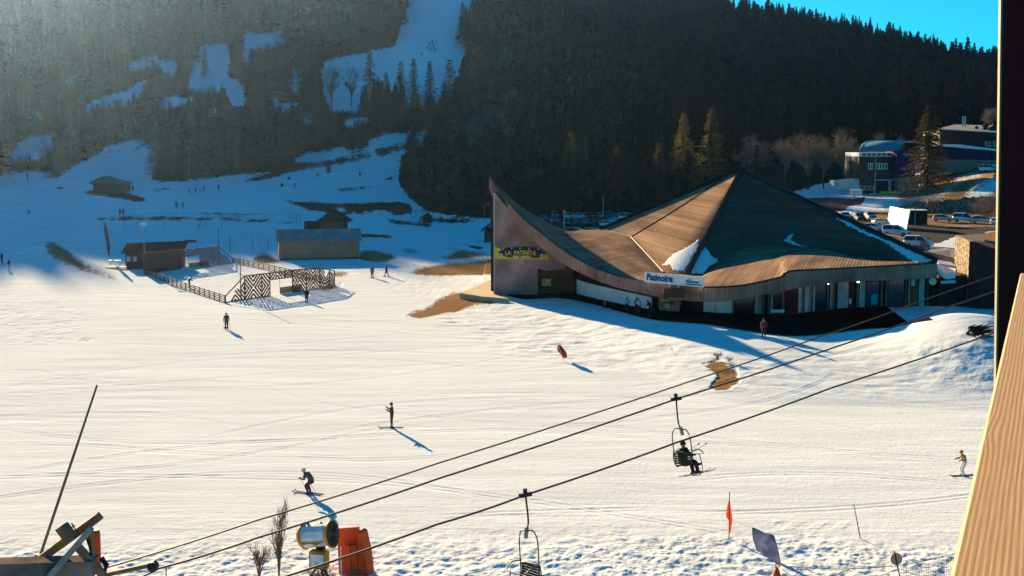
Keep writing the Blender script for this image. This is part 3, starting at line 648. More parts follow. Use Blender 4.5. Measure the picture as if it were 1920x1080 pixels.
for i, (x, y) in enumerate([(378,238),(518,222),(655,225),(798,232),(948,235)]):
    mb = MB(); p = q5(x, y)+Vector((0,-.07,0)); mb.lathe(p, [(.07,-.02),(.09,0),(.07,.02)], 10, axis=(0,-1,0)); mb.beam(p+Vector((.08,0,0)), p+Vector((.1,0,.28)), .03); mb.beam(p+Vector((.1,0,.28)), p+Vector((.2,0,.2)), .035); mb.build("music_note", M['cream'], s2, world=True)
s3 = empty("crest_sign", tuple(q5(682,475)), 0, "small pale scalloped plaque hanging right under the yellow bar sign", "sign")
mb = MB(); mb.prism([p+Vector((0,-.02,0)) for p in [q5(638,396), q5(655,403), q5(715,403), q5(730,396), q5(722,418), q5(722,455), q5(730,478), q5(715,470), q5(655,470), q5(636,478), q5(646,455), q5(646,418)]], (0, .06, 0)); mb.build("plaque", mat("pale_pink_board", (.62,.45,.38), .6), s3, world=True)
mb = MB()
for zz in (418, 432, 446, 458): mb.beam(q5(660,zz)+Vector((0,-.05,0)), q5(710,zz)+Vector((0,-.05,0)), .03, .03)
mb.build("lettering", M['orange'], s3, world=True)
ky = FY(1258)-2.15
s4 = empty("kiosk_sign", tuple(P(1258,573,ky)), 0, "yellow banner with small dark lettering above the ticket kiosk boards", "sign")
mb = MB(); mb.prism([P(1240,560.5,ky+.3), P(1253,563,ky), P(1264,563.5,ky), P(1277,565,ky-.5), P(1276.5,572,ky-.5), P(1240.5,568.5,ky+.3)], (0, .08, 0)); mb.build("banner", mat("banner_yellow", (.70,.55,.14), .6), s4, world=True)
a = P(1241.5,568,ky+.15); b = P(1276,571.5,ky-.6); text("RESTAURATION", a+Vector((0,-.08,0)), b-a, (0,0,1), .27, M['ink'], s4, bold=.012, sx=.92)
a = P(1253,565.8,ky-.02); text("SNACK", a+Vector((0,-.08,0)), b-P(1241.5,568,ky+.15), (0,0,1), .22, M['ink'], s4, bold=.01, name="small_lettering")
# snow lying on the roof ---------------------------------------------------
def bvh_of(obs):
    vs = []; fs = []
    for o in obs:
        k = len(vs); L = o.parent.location if o.parent else Vector((0, 0, 0)); vs += [v.co+L for v in o.data.vertices]; fs += [[i+k for i in p.vertices] for p in o.data.polygons]
    return BVHTree.FromPolygons(vs, fs)
roof_bvh = bvh_of([o for o in rink.children if o.name.startswith(('roof', 'canopy')) and 'edge' not in o.name])
def drape(name, poly, bvh, parent, h=.07, step=1.5, ragged=3.0, seed=1):
    us = [p[0] for p in poly]; vs_ = [p[1] for p in poly]
    gu = np.arange(min(us)-3, max(us)+3, step); gv = np.arange(min(vs_)-3, max(vs_)+3, step)
    UG, VG = np.meshgrid(gu, gv); n1 = fbm(UG/5, VG/3, seed, 4)*ragged; n2 = fbm(UG/5+9, VG/3, seed+5, 4)*ragged
    ins = inpoly(UG+n1, VG+n2, poly); pts = {}; mb = MB()
    for j in range(len(gv)):
        for i in range(len(gu)):
            if not ins[j, i]: continue
            d = ray(gu[i], gv[j]); hit = bvh.ray_cast(Vector((0, 0, CAMZ)), d)
            if hit[0] is None: continue
            n = hit[1]; n = n if n.z > 0 else -n; edge_ = not (ins[max(j-1,0), i] and ins[min(j+1, len(gv)-1), i] and ins[j, max(i-1,0)] and ins[j, min(i+1, len(gu)-1)])
            pts[(i, j)] = len(mb.v); mb.v.append(tuple(hit[0]+n*(h*(.12 if edge_ else 1.0)*(1+.4*float(fbm(np.array([gu[i]/2]), np.array([gv[j]/2]), seed, 2)[0])))))
    for (i, j) in list(pts):
        k = [(i, j), (i+1, j), (i+1, j+1), (i, j+1)]
        if all(c in pts for c in k): mb.f.append(tuple(pts[c] for c in k)); mb.m.append(0)
    return mb.build(name, M['snow'], parent, world=True, smooth=True)
drape("roof_snow", [(1240,498),(1262,476),(1290,462),(1312,446),(1311,462),(1296,488),(1283,510),(1262,508),(1256,498)], roof_bvh, rink, .06, 1.2)
drape("roof_snow", [(1322,462),(1334,478),(1350,490),(1330,500),(1318,514),(1294,514),(1300,495),(1312,472)], roof_bvh, rink, .06, 1.2)
drape("roof_snow", [(1556,403),(1600,430),(1661,456),(1695,480),(1714,492),(1752,491),(1698,465),(1635,438),(1590,416)], roof_bvh, rink, .06, 1.3)
drape("roof_snow", [(1468,452),(1480,440),(1492,438),(1482,450),(1500,460),(1530,464),(1500,463)], roof_bvh, rink, .08, 1.1)
# paved apron in front of the rink
ap = [G(u, v, 100)+Vector((0, 0, .07)) for u, v in [(929,551),(985,562),(1040,560),(1085,566),(1130,577),(1180,591),(1235,602),(1330,610),(1396,621),(1480,632),(1564,625),(1640,617),(1700,609),(1748,603)]]
ap = refine(ap, 6); mb = MB(); bk = [Vector((p.x*1.05+(2 if p.x > 10 else 0), p.y+31, 0)) for p in ap]
prw = [[a.lerp(b, t/30) for a, b in zip(ap, bk)] for t in range(31)]; mb.grid([[Vector((p.x, p.y, max(Hs(p.x, p.y), .3)+.09)) for p in r] for r in prw])
mb.build("pavement", mat("dark_wet_paving", (.035, .010, .008), .95, 0, 0.0, noise=(.5, .5)), kind='structure')
dk = [FL(u, v, .75) for u, v in [(862,549),(926,523),(930,553),(955,560),(905,556)]]
mb = MB(); mb.prism(dk, (0, 0, -.8)); mb.build("terrace", mat("tan_terrace_paving", (.50,.33,.19), .8, noise=(1,.2)), kind='structure')
# ================================================================ TREES
def foliage(name, a, b, red=0):
    m = bpy.data.materials.new(name); m.use_nodes = True; q = N(m)
    oi = q.n('ShaderNodeObjectInfo'); g = q.n('ShaderNodeNewGeometry'); nz = q.n('ShaderNodeTexNoise', i_Scale=.35, i_Detail=4); q.l(g.outputs['Position'], nz.inputs['Vector'])
    f = q.math('ADD', q.math('MULTIPLY', oi.outputs['Random'], .5), q.math('MULTIPLY', nz.outputs[0], .7))
    cc_ = q.mix(f, a, b); df_ = q.n('ShaderNodeBsdfDiffuse'); q.l(cc_, df_.inputs[0]); q.l(df_.outputs[0], m.node_tree.nodes['Material Output'].inputs['Surface'])
    if red:
        tr_ = q.n('ShaderNodeBsdfTranslucent'); q.l(cc_, tr_.inputs[0]); mx_ = q.n('ShaderNodeMixShader'); mx_.inputs[0].default_value = red
        q.l(df_.outputs[0], mx_.inputs[1]); q.l(tr_.outputs[0], mx_.inputs[2]); q.l(mx_.outputs[0], m.node_tree.nodes['Material Output'].inputs['Surface']); q.b.inputs['Roughness'].default_value = .8; q.b.inputs['Specular IOR Level'].default_value = .0
    return m
M['needles'] = foliage("conifer_needles", (.03, .014, .008), (.08, .042, .02))
M['needles_far'] = foliage("far_conifer_needles", (.022, .010, .006), (.075, .038, .019))
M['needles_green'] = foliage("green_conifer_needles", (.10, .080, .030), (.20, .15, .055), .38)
M['needles_mid'] = foliage("spruce_needles", (.05, .038, .016), (.12, .085, .035), .25)
M['bark'] = mat("bark", (.08, .05, .035), .9, noise=(2, .4))
M['twigs'] = foliage("bare_twigs", (.26, .20, .145), (.40, .32, .24), .35)
M['twigs_red'] = foliage("brown_bare_twigs", (.17, .105, .07), (.28, .175, .115), .4)
def conifer_arrays(rng, tiers, nb, h=1.0, w=.17, droop=.35, gap=.10, ragged=.25):
    """unit-height conifer: returns verts, tris (foliage)"""
    v = []; f = []
    for t in range(tiers):
        z = gap+(1-gap)*(t/tiers)**.92; rr = w*(1-(t/tiers))**.85*(1 if t else .8)+.008
        for b in range(nb):
            if rng.random() < .10: continue
            a = 2*math.pi*(b/nb+rng.random()*.12)+t*1.3; r = rr*(1-ragged+2*ragged*rng.random()); zz = z+rng.uniform(-.012, .012)
            ca, sa = math.cos(a), math.sin(a); ww = r*rng.uniform(.30, .5); dz = -droop*r*rng.uniform(.5, 1.3)
            hz_ = .9/tiers
            k = len(v)
            v += [(0, 0, zz+hz_*.7), (ca*r*.6-sa*ww, sa*r*.6+ca*ww, zz+dz*.6), (ca*r, sa*r, zz+dz), (ca*r*.6+sa*ww, sa*r*.6-ca*ww, zz+dz*.6), (ca*r*.55, sa*r*.55, zz+dz*.6-hz_*.6)]
            f += [(k, k+1, k+2), (k, k+2, k+3), (k, k+4, k+2)]
    return np.array(v), np.array(f)
def fine_conifer(rng, tiers=26, w=.16, lean=0, gap=.12, sub=3):
    v = []; f = []
    for t in range(tiers):
        z = gap+(1-gap)*(t/tiers)**.95; rr = w*(1-(t/tiers))**.8+.01; nb = 9 if t < tiers*.6 else 6
        for b in range(nb):
            if rng.random() < .15: continue
            a = 2*math.pi*(b/nb)+t*1.1+rng.uniform(-.25, .25); r = rr*rng.uniform(.6, 1.25); dr = -rng.uniform(.1, .45)*r
            for sgi in range(sub+3):       # needle clumps along the branch
                tt = (sgi+1)/(sub+3); px_, py_, pz_ = math.cos(a)*r*tt, math.sin(a)*r*tt, z+dr*tt+rng.uniform(-.006, .006)
                for q_ in range(2):
                    an = a+rng.uniform(-1.4, 1.4); L = rng.uniform(.016, .034); wv = L*rng.uniform(.25, .5); dz = rng.uniform(-.02, .008); k = len(v)
                    v += [(px_+math.cos(an)*L, py_+math.sin(an)*L, pz_+dz), (px_-math.sin(an)*wv, py_+math.cos(an)*wv, pz_+rng.uniform(-.01, .01)), (px_+math.sin(an)*wv-math.cos(an)*L*.4, py_-math.cos(an)*wv-math.sin(an)*L*.4, pz_-rng.uniform(0, .014))]
                    f.append((k, k+1, k+2))
    return np.array(v), np.array(f)
def mesh_from(name, v, f, mats, mi=None):
    me = bpy.data.meshes.new(name); me.from_pydata([tuple(x) for x in v], [], [tuple(int(i) for i in x) for x in f])
    for m in mats: me.materials.append(m)
    if mi is not None: me.polygons.foreach_set('material_index', mi)
    me.update(); return me
rng = random.Random(11)
def with_trunk(v, f, r=.011, top=.9):
    n = 5; k = len(v); vv = []
    for i, (z, rr) in enumerate([(-.05, r*1.3), (top*.5, r*.7), (top, .002)]): vv += [(rr*math.cos(2*math.pi*j/n), rr*math.sin(2*math.pi*j/n), z) for j in range(n)]
    ff = []
    for i in range(2):
        for j in range(n): a = k+i*n+j; b = k+i*n+(j+1) % n; ff += [(a, b, b+n), (a, b+n, a+n)]
    return np.concatenate([v, vv]), np.concatenate([f, ff]), [0]*len(f)+[1]*len(ff)
fm_ = []
for s in range(5):
    v, f = fine_conifer(rng, 20+2*s, .14+.018*s); v, f, mi = with_trunk(v, f); fm_.append(mesh_from("conifer_tree", v, f, [M['needles'], M['bark']], mi))
fm_g = []
for s in range(3):
    v, f = fine_conifer(rng, 20+2*s, .15+.02*s); v, f, mi = with_trunk(v, f); fm_g.append(mesh_from('conifer_tree', v, f, [M['needles_green'], M['bark']], mi))  # lighter needles put sunlight into the colour of the scattered bright conifers
# where the woods stand
RUN = [(785,-80),(762,18),(744,80),(705,92),(612,112),(604,160),(625,190),(690,150),(830,190),(850,170),(868,120),(862,60),(885,0),(888,-80)]
HERO = [P(u, 300, y)[:2] for u, y in ((1070,372),(1097,384),(1155,366),(1234,362),(1280,358),(1332,345),(1407,358),(1472,350),(1515,348),(1580,348),(1650,385),(1857,385))]
def sample_forest(n, seed):
    r = np.random.RandomState(seed); Y = np.sqrt(r.uniform(300**2, 960**2, n)); a = r.uniform(-.56, .62, n); X = a*Y; Z = H(X, Y)
    U, V = proj(X, Y, Z); ok = inpoly(U, V, FOR[0]) | inpoly(U, V, FOR[1]) | (U < 0) & (Y > 455) & (Y < 800)
    cap = np.full(X.shape, 99.0)
    for c in CLEAR+[RUN]:
        for q_ in (27, 23, 19, 16, 13, 10, 7.5, 5, 2.5, 0):
            hit = inpoly(U, V-q_*F/Y, c); lim = np.where(U < 560, 1.0, 27/15.0 if q_ > 14 else 1.0)
            cap = np.where(hit, np.minimum(cap, q_*lim), cap)
    ok &= cap > 3.5
    for hx, hy in HERO:
        dx, dy = X-hx, Y-hy; al = -dx*.415+dy*.91; la = np.abs(dx*.91+dy*.415); ok &= ~((al > -7) & (al < 42) & (la < 8))
    ok &= ~((fbm(X/16, Y/16, 61, 3) > .34) & (U < 800))
    # keep only what is not far behind a crest
    ok &= (V > -140) & (Y < 905)
    ok &= ~((U > 1480) & (V > 250) & (Y < 430)) & ~((U > 1300) & (Y < 335))
    return X[ok], Y[ok], Z[ok], U[ok], V[ok], cap[ok]
TX, TY, TZ, TU, TV, TC = sample_forest(19500, 5)
sz = 7.5+12*np.random.RandomState(3).rand(len(TX))**1.8; sz *= np.where(TU < 860, 1.25, .92); sz *= np.where(TY > 760, .8, 1)
sz *= np.where((TV > 330) & (TU > 740), .8, 1)
sz = np.minimum(sz, TC*.85)
order = np.argsort(-(sz/TY)*((TU > -20) & (TU < 1890) & (TV > -20)))
NI = 270
ind = order[:NI]; rest = order[NI:]
TREES = []
for k in ind:
    o = bpy.data.objects.new("conifer_tree", fm_[k % 5]); COL.objects.link(o); o.location = (TX[k], TY[k], TZ[k]-.3); h = sz[k]*1.1
    o.scale = (h*rng.uniform(.85, 1.2),)*2+(h,); o.rotation_euler = (rng.uniform(-.03, .03), rng.uniform(-.03, .03), rng.uniform(0, 6.28))
    if TU[k] < 800: tag(o, "tall dark conifer standing among the hazy woods left of the steep ski run", "conifer", "conifers of the left-hand woods")
    else: tag(o, "dark conifer in the forest covering the hill behind the ice rink", "conifer", "conifers of the right-hand hill")
def forest_mesh(name, idx, mats, kinds=6, lab=None):
    protos = [conifer_arrays(rng, 9+s % 3, 7, w=.15+.02*s) for s in range(kinds)]
    V = []; Fc_ = []; off = 0; rs = np.random.RandomState(9)
    for k in idx:
        v, f = protos[k % kinds]; h = sz[k]*(1+.3*rs.rand()); a = rs.rand()*6.28; c, s = math.cos(a), math.sin(a); wq_ = rs.uniform(.85, 1.25)
        w = np.empty_like(v); w[:, 0] = (v[:, 0]*c-v[:, 1]*s)*h*wq_+TX[k]; w[:, 1] = (v[:, 0]*s+v[:, 1]*c)*h*wq_+TY[k]; w[:, 2] = v[:, 2]*h+TZ[k]-.4
        V.append(w); Fc_.append(f+off); off += len(v)
    V = np.concatenate(V); Fc_ = np.concatenate(Fc_); me = bpy.data.meshes.new(name)
    me.vertices.add(len(V)); me.vertices.foreach_set('co', V.ravel()); me.loops.add(Fc_.size); me.loops.foreach_set('vertex_index', Fc_.ravel().astype(np.int32))
    me.polygons.add(len(Fc_)); me.polygons.foreach_set('loop_start', np.arange(0, Fc_.size, 3, dtype=np.int32)); me.update(calc_edges=True)
    for m in mats: me.materials.append(m)
    o = bpy.data.objects.new(name, me); COL.objects.link(o); return tag(o, kind='stuff')
forest_mesh("forest_on_hill", [k for k in rest if TU[k] >= 800], [M['needles_far']])
forest_mesh("forest_on_mountain", [k for k in rest if TU[k] < 800], [M['needles_far']])
# single trees one can point to
def hero_conifer(u, vb, vt, label, m='needles_green', wide=.2, y=None, seed=1, tiers=22, gap=.12, sub=4):
    r = random.Random(seed); g = G(u, vb) if y is None else P(u, vb, y); h = (vb-vt)/F*g.y*1.02
    v, f = fine_conifer(r, tiers, wide, gap=gap, sub=sub)
    t = empty("conifer_tree", tuple(g), 0, label, "conifer")
    me = mesh_from("crown", v, f, [M[m]]); o = bpy.data.objects.new("crown", me); COL.objects.link(o); o.parent = t; o.scale = (h, h, h)
    mb = MB(); mb.tube([(0, 0, -.6), (0, 0, h*.5), (0, 0, h*.93)], [h*.014, h*.008, .02], 6); mb.build("trunk", M['bark'], t); return t
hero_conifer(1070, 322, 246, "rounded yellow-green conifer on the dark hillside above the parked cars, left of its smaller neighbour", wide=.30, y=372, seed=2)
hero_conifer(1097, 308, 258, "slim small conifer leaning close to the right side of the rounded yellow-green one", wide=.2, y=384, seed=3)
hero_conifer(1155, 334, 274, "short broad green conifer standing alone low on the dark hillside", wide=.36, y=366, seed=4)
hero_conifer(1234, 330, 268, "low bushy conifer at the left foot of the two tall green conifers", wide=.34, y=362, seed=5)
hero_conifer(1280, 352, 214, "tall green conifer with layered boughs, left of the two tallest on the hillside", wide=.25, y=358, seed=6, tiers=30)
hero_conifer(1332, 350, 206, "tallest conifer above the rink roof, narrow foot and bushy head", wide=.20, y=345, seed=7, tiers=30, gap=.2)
hero_conifer(1738, 362, 200, "big solitary dark spruce on the straw slope in front of the blue-roofed building", 'needles_mid', wide=.31, y=292, seed=8, tiers=46, gap=.10, sub=7)
for i, (u, vb, vt, lab) in enumerate([(694,208,98,"tall pointed spruce on the left edge of the snowy ski run"), (752,200,118,"narrow dark spruce at the foot of the ski run, left of a twin"), (776,204,112,"narrow dark spruce right beside its twin at the foot of the ski run"),
    (806,212,118,"bushy dark spruce nearest the open tongue of the ski run"), (868,92,8,"snow-dusted narrow spruce at the top right edge of the ski run"), (445,150,70,"dark spruce standing between two snowy clearings in the hazy woods"),
    (82,322,262,"left of two dark spruces in the hazy clearing at the far left"), (112,318,256,"right of two dark spruces in the hazy clearing at the far left"), (384,150,92,"small spruce in the middle of the square snowy clearing"),
    (590,225,140,"dark spruce at the left rim of the snowy glade with bare trees"), (322,335,250,"tall dark spruce at the tip of the snowy side run on the left"), (855,232,170,"small dark spruce at the right foot of the ski run")]):
    hero_conifer(u, vb, vt, lab, 'needles', wide=.19, seed=20+i, tiers=24)
# bare broad-leaved trees
def bare_arrays(r, spread=.5, n1=7, depth=4, twig=.012):
    v = []; f = []
    def seg_(a, b, ra, rb):
        d = (b-a).normalized(); s = d.cross(Vector((0, 0, 1)) if abs(d.z) < .9 else Vector((1, 0, 0))).normalized(); t = d.cross(s); k = len(v)
        for p, rr in ((a, ra), (b, rb)):
            for j in range(3): an = j*2.094; v.append(tuple(p+(s*math.cos(an)+t*math.sin(an))*rr))
        for j in range(3): f.append((k+j, k+(j+1) % 3, k+3+(j+1) % 3)); f.append((k+j, k+3+(j+1) % 3, k+3+j))
    def grow(p, d, L, rad, dep):
        q = p+d*L; seg_(p, q, rad, rad*.65)
        if dep == 0: return
        for _ in range(r.choice([3, 4, 4]) if dep > 1 else 5):
            nd = (d+Vector((r.uniform(-1, 1), r.uniform(-1, 1), r.uniform(-.35, .8)))*spread*1.4).normalized()
            grow(p.lerp(q, r.uniform(.45, 1)), nd, L*r.uniform(.55, .85), rad*.55, dep-1)
    grow(Vector((0, 0, -.03)), Vector((r.uniform(-.05, .05), 0, 1)), .33, .018, 0)
    for _ in range(n1):
        nd = Vector((r.uniform(-1, 1)*spread, r.uniform(-1, 1)*spread, 1)).normalized(); grow(Vector((0, 0, r.uniform(.12, .34))), nd, r.uniform(.13, .29), .010, depth)
    v = np.array(v); v[:, 2] *= 1/v[:, 2].max(); return v, np.array(f)
def bare_tree(u, vb, vt, label, y=None, seed=0, spread=.5, m='twigs', n1=7, depth=4, cat_="bare tree", name="bare_tree", wide=1.0):
    r = random.Random(seed); g = G(u, vb) if y is None else P(u, vb, y); h = (vb-vt)/F*g.y
    v, f = bare_arrays(r, spread, n1, depth); k = 12
    t = empty(name, tuple(g), 0, label, cat_)
    me = mesh_from("branches", v, f, [M[m]]); o = bpy.data.objects.new("branches", me); COL.objects.link(o); o.parent = t; o.scale = (h*wide, h*wide, h)
    if name == "bare_tree": mb = MB(); mb.tube([(0, 0, -.8), (0, 0, h*.36)], [h*.016, h*.01], 6); mb.build("trunk", M['bark'], t)
    return t
BT = [(1407,338,248,.85,"round-crowned bare tree, biggest and leftmost of the pale row above the roof peak",1.25,9),(1472,345,250,.5,"bare tree second in the pale row, with a fan-shaped crown",1.0,7),
      (1515,350,240,.35,"slim bare tree in the middle of the pale row, with upright twigs",.9,6),(1544,348,256,.35,"thin low bare tree squeezed between two taller ones in the pale row",.8,6),(1580,350,236,.55,"tall bare tree with spreading crown, nearest the blue-roofed building",1.0,8),
      (1650,300,245,.45,"small bare tree rising just behind the left end of the blue barrel roof",1.0,6),(1684,300,248,.45,"small bare tree rising behind the middle of the blue barrel roof",1.0,6),(1857,250,192,.45,"bare pale tree beyond the flat roof at the far right",1.1,8)]
for i, (u, vb, vt, sp_, lab, wd, n1) in enumerate(BT): bare_tree(u, vb, vt, lab, y=(358 if u < 1450 else 348 if u < 1600 else 385), seed=40+i, spread=sp_+.22, n1=n1+5, depth=4, wide=wd)
for i, (u, vb, vt, lab) in enumerate([(622,205,118,"bare tree with thin trunk on the snowy glade, left of its neighbour"), (659,200,116,"bare straight-trunked tree on the snowy glade, right of its neighbour")]):
    bare_tree(u, vb, vt, lab, seed=60+i, spread=.6, m='twigs_red', n1=8, depth=3)
# sunlit brown crowns at the left flank of the hill and at the top of the frame
rr_ = random.Random(77); prot = []
for s in range(4):
    v, f = bare_arrays(random.Random(100+s), .55, 7, 3); prot.append(mesh_from("bare_tree", v*np.array([1.1, 1.1, 1.0]), f, [M['twigs_red'] if s % 2 else M['twigs']]))
for i in range(46):
    u = rr_.uniform(868, 960); v_ = rr_.uniform(50, 300)
    if u < 868+(v_-50)*-.02: continue
    g = G(u+6, v_, 330, 800); o = bpy.data.objects.new("bare_tree", prot[i % 4]); COL.objects.link(o); o.location = g; h = rr_.uniform(10, 15); o.scale = (h, h, h); o.rotation_euler = (0, 0, rr_.uniform(0, 6))
    tag(o, "brown leafless tree on the sunlit flank of the hill beside the ski run", "bare tree", "brown bare trees beside the ski run")
for i in range(34):
    u = rr_.uniform(560, 740); g = G(u, rr_.uniform(20, 85), 500, 900); o = bpy.data.objects.new("bare_tree", prot[i % 4]); COL.objects.link(o); o.location = g; h = rr_.uniform(11, 16); o.scale = (h, h, h); o.rotation_euler = (0, 0, rr_.uniform(0, 6))
    tag(o, "pale leafless tree in the hazy wood at the top edge left of the ski run", "bare tree", "bare trees at the top of the left-hand woods")

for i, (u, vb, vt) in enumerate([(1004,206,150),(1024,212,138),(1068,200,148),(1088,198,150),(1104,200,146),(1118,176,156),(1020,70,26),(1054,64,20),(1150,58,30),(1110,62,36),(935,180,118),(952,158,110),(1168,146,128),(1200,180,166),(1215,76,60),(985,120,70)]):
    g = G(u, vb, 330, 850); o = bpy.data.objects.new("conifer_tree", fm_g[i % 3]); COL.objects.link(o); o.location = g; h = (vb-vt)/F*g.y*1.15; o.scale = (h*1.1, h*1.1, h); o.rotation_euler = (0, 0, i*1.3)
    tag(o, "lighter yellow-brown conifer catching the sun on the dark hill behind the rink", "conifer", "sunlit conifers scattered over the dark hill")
# ================================================================ PEOPLE
def solid_mat(name, c, r=.7): return mat(name, c, r, spec=.2)
M['skin'] = solid_mat("skin", (.45, .26, .18)); 
CL = {k: solid_mat("cloth_"+k, c) for k, c in dict(black=(.018,.014,.014), navy=(.015,.02,.04), brown=(.06,.03,.025), red=(.42,.03,.02), teal=(.10,.42,.48), pale=(.45,.52,.62), white=(.65,.62,.58),
     olive=(.30,.20,.05), grey=(.10,.09,.09), maroon=(.12,.02,.02), cream=(.55,.45,.33), orange=(.55,.13,.03)).items()}
M['ski'] = mat("ski_top", (.06, .05, .055), .4); M['helmet_mat'] = mat("helmet_shell", (.03, .025, .025), .35)
def joints(pose):
    d = dict(pel=(0,0,.95), sp=(0,0,1.15), ch=(0,.01,1.36), nk=(0,.01,1.50), h1=(0,.03,1.60), h2=(0,.02,1.71))
    for s, n in ((-1, 'l'), (1, 'r')):
        d.update({'sh'+n: (s*.18,0,1.43), 'el'+n: (s*.26,-.03,1.16), 'wr'+n: (s*.27,.08,.93), 'hp'+n: (s*.09,0,.90), 'kn'+n: (s*.11,.03,.50), 'an'+n: (s*.11,0,.10), 'to'+n: (s*.12,.17,.05)})
    def sh(keys, dx, dy, dz):
        for k in keys: x, y, z = d[k]; d[k] = (x+dx, y+dy, z+dz)
    up = ['sp','ch','nk','h1','h2','shl','shr','ell','elr','wrl','wrr']
    if pose == 'ski':
        sh(['pel','hpl','hpr'], 0, -.08, -.07); sh(['knl','knr'], 0, .12, -.01)
        sh(up, 0, -.02, -.09); sh(['ch','shl','shr'], 0, .10, -.02); sh(['nk','h1','h2'], 0, .18, -.03)
        for n, s in (('l',-1),('r',1)): d['el'+n] = (s*.30,.10,1.10); d['wr'+n] = (s*.28,.36,1.06)
    if pose == 'tuck':
        d.update(pel=(0,-.20,.72), sp=(0,-.08,.88), ch=(0,.12,1.0), nk=(0,.25,1.10), h1=(0,.32,1.17), h2=(0,.33,1.28))
        for n, s in (('l',-1),('r',1)): d.update({'sh'+n:(s*.18,.16,1.05),'el'+n:(s*.30,.12,.82),'wr'+n:(s*.24,.38,.84),'hp'+n:(s*.1,-.18,.68),'kn'+n:(s*.13,.16,.48),'an'+n:(s*.13,0,.10),'to'+n:(s*.13,.17,.05)})
    if pose == 'walk':
        d.update(knl=(-.1,.18,.52), anl=(-.1,.26,.11), tol=(-.1,.43,.08), knr=(.1,-.02,.50), anr=(.1,-.28,.14), tor=(.1,-.13,.05), ell=(-.25,-.16,1.18), wrl=(-.25,-.08,.95), elr=(.25,.10,1.17), wrr=(.25,.27,1.0))
    if pose == 'lean':
        sh(['ch','shl','shr'], 0, .16, -.05); sh(['nk'], 0, .24, -.08); sh(['h1','h2'], 0, .30, -.11)
        for n, s in (('l',-1),('r',1)): d['el'+n] = (s*.27,.26,1.10); d['wr'+n] = (s*.22,.48,1.08)
    if pose == 'phone':
        d.update(elr=(.25,.16,1.24), wrr=(.12,.34,1.42), ell=(-.27,.12,1.18), wrl=(-.14,.34,1.28))
    if pose == 'sit':
        d.update(pel=(0,0,.52), sp=(0,-.04,.74), ch=(0,-.02,.94), nk=(0,.02,1.08), h1=(0,.06,1.17), h2=(0,.06,1.29))
        for n, s in (('l',-1),('r',1)): d.update({'sh'+n:(s*.19,0,1.02),'el'+n:(s*.26,.08,.78),'wr'+n:(s*.20,.34,.76),'hp'+n:(s*.1,.02,.50),'kn'+n:(s*.13,.46,.50),'an'+n:(s*.13,.50,.10),'to'+n:(s*.13,.66,.06)})
    return d
RAD = dict(pel=.135, sp=.125, ch=.145, nk=.055, h1=.088, h2=.082, sh=.068, el=.050, wr=.036, hp=.095, kn=.066, an=.048, to=.045)
BONES = [('pel','sp',1),('sp','ch',1),('ch','nk',1),('nk','h1',0),('h1','h2',0)]+[b for n in 'lr' for b in (('ch','sh'+n,1),('sh'+n,'el'+n,1),('el'+n,'wr'+n,1),('pel','hp'+n,2),('hp'+n,'kn'+n,2),('kn'+n,'an'+n,2),('an'+n,'to'+n,3))]
_bm = {}
def body_mesh(pose, bulk=1.0):
    key = (pose, bulk)
    if key in _bm: return _bm[key]
    d = joints(pose); names = list(d); me = bpy.data.meshes.new("body"); me.from_pydata([d[n] for n in names], [(names.index(a), names.index(b)) for a, b, c in BONES], []); me.update()
    o = bpy.data.objects.new("body", me); COL.objects.link(o); o.modifiers.new('s', 'SKIN'); sv = me.skin_vertices[0].data
    for i, n in enumerate(names):
        r = RAD[n if n in RAD else n[:2]]*(bulk if n not in ('h1','h2') else 1); sv[i].radius = (r, r*(.8 if n in ('pel','sp','ch') else 1)); sv[i].use_root = (n == 'pel')
    ss = o.modifiers.new('u', 'SUBSURF'); ss.levels = 1; ss.render_levels = 1
    bpy.context.view_layer.update(); dg = bpy.context.evaluated_depsgraph_get(); m2 = bpy.data.meshes.new_from_object(o.evaluated_get(dg)); bpy.data.objects.remove(o)
    m2.name = "body"; segs = [(Vector(d[a]), Vector(d[b]), c) for a, b, c in BONES]
    for k in (M['skin'], CL['black'], CL['navy'], CL['grey']): m2.materials.append(k)
    for p in m2.polygons:
        best = 9; mi = 1
        for a, b, c in segs:
            t = max(0, min(1, (p.center-a).dot(b-a)/(b-a).length_squared)); q_ = (p.center-a.lerp(b, t)).length
            if q_ < best: best = q_; mi = c
        p.material_index = mi; p.use_smooth = True
    _bm[key] = (m2, d); return _bm[key]
_part = {}
def cached(key, fn):
    if key not in _part: _part[key] = fn()
    o = _part[key].copy(); COL.objects.link(o); return o
def mk(name, mb, m, smooth=True):
    o = mb.build(name, m, None, smooth=smooth); COL.objects.unlink(o); return o
def glove_mb(w, dirv):
    mb = MB(); dv = Vector(dirv).normalized(); sd_ = dv.cross(Vector((0, 0, 1))); sd_ = sd_.normalized() if sd_.length > .1 else Vector((1, 0, 0)); nn = sd_.cross(dv); w = Vector(w)
    mb.tube([w, w+dv*.05, w+dv*.09], [.033, .042, .036], 6)
    for k, L in enumerate((.050, .062, .058, .045)):
        b = w+dv*.085+sd_*(-.03+.02*k); mb.tube([b, b+dv*L*.6-nn*.008, b+dv*L*.9-nn*.035], [.011, .010, .007], 4)
    b = w+dv*.035+sd_*.036; mb.tube([b, b+dv*.03+sd_*.022, b+dv*.058+sd_*.018-nn*.012], [.013, .011, .008], 4); return mb
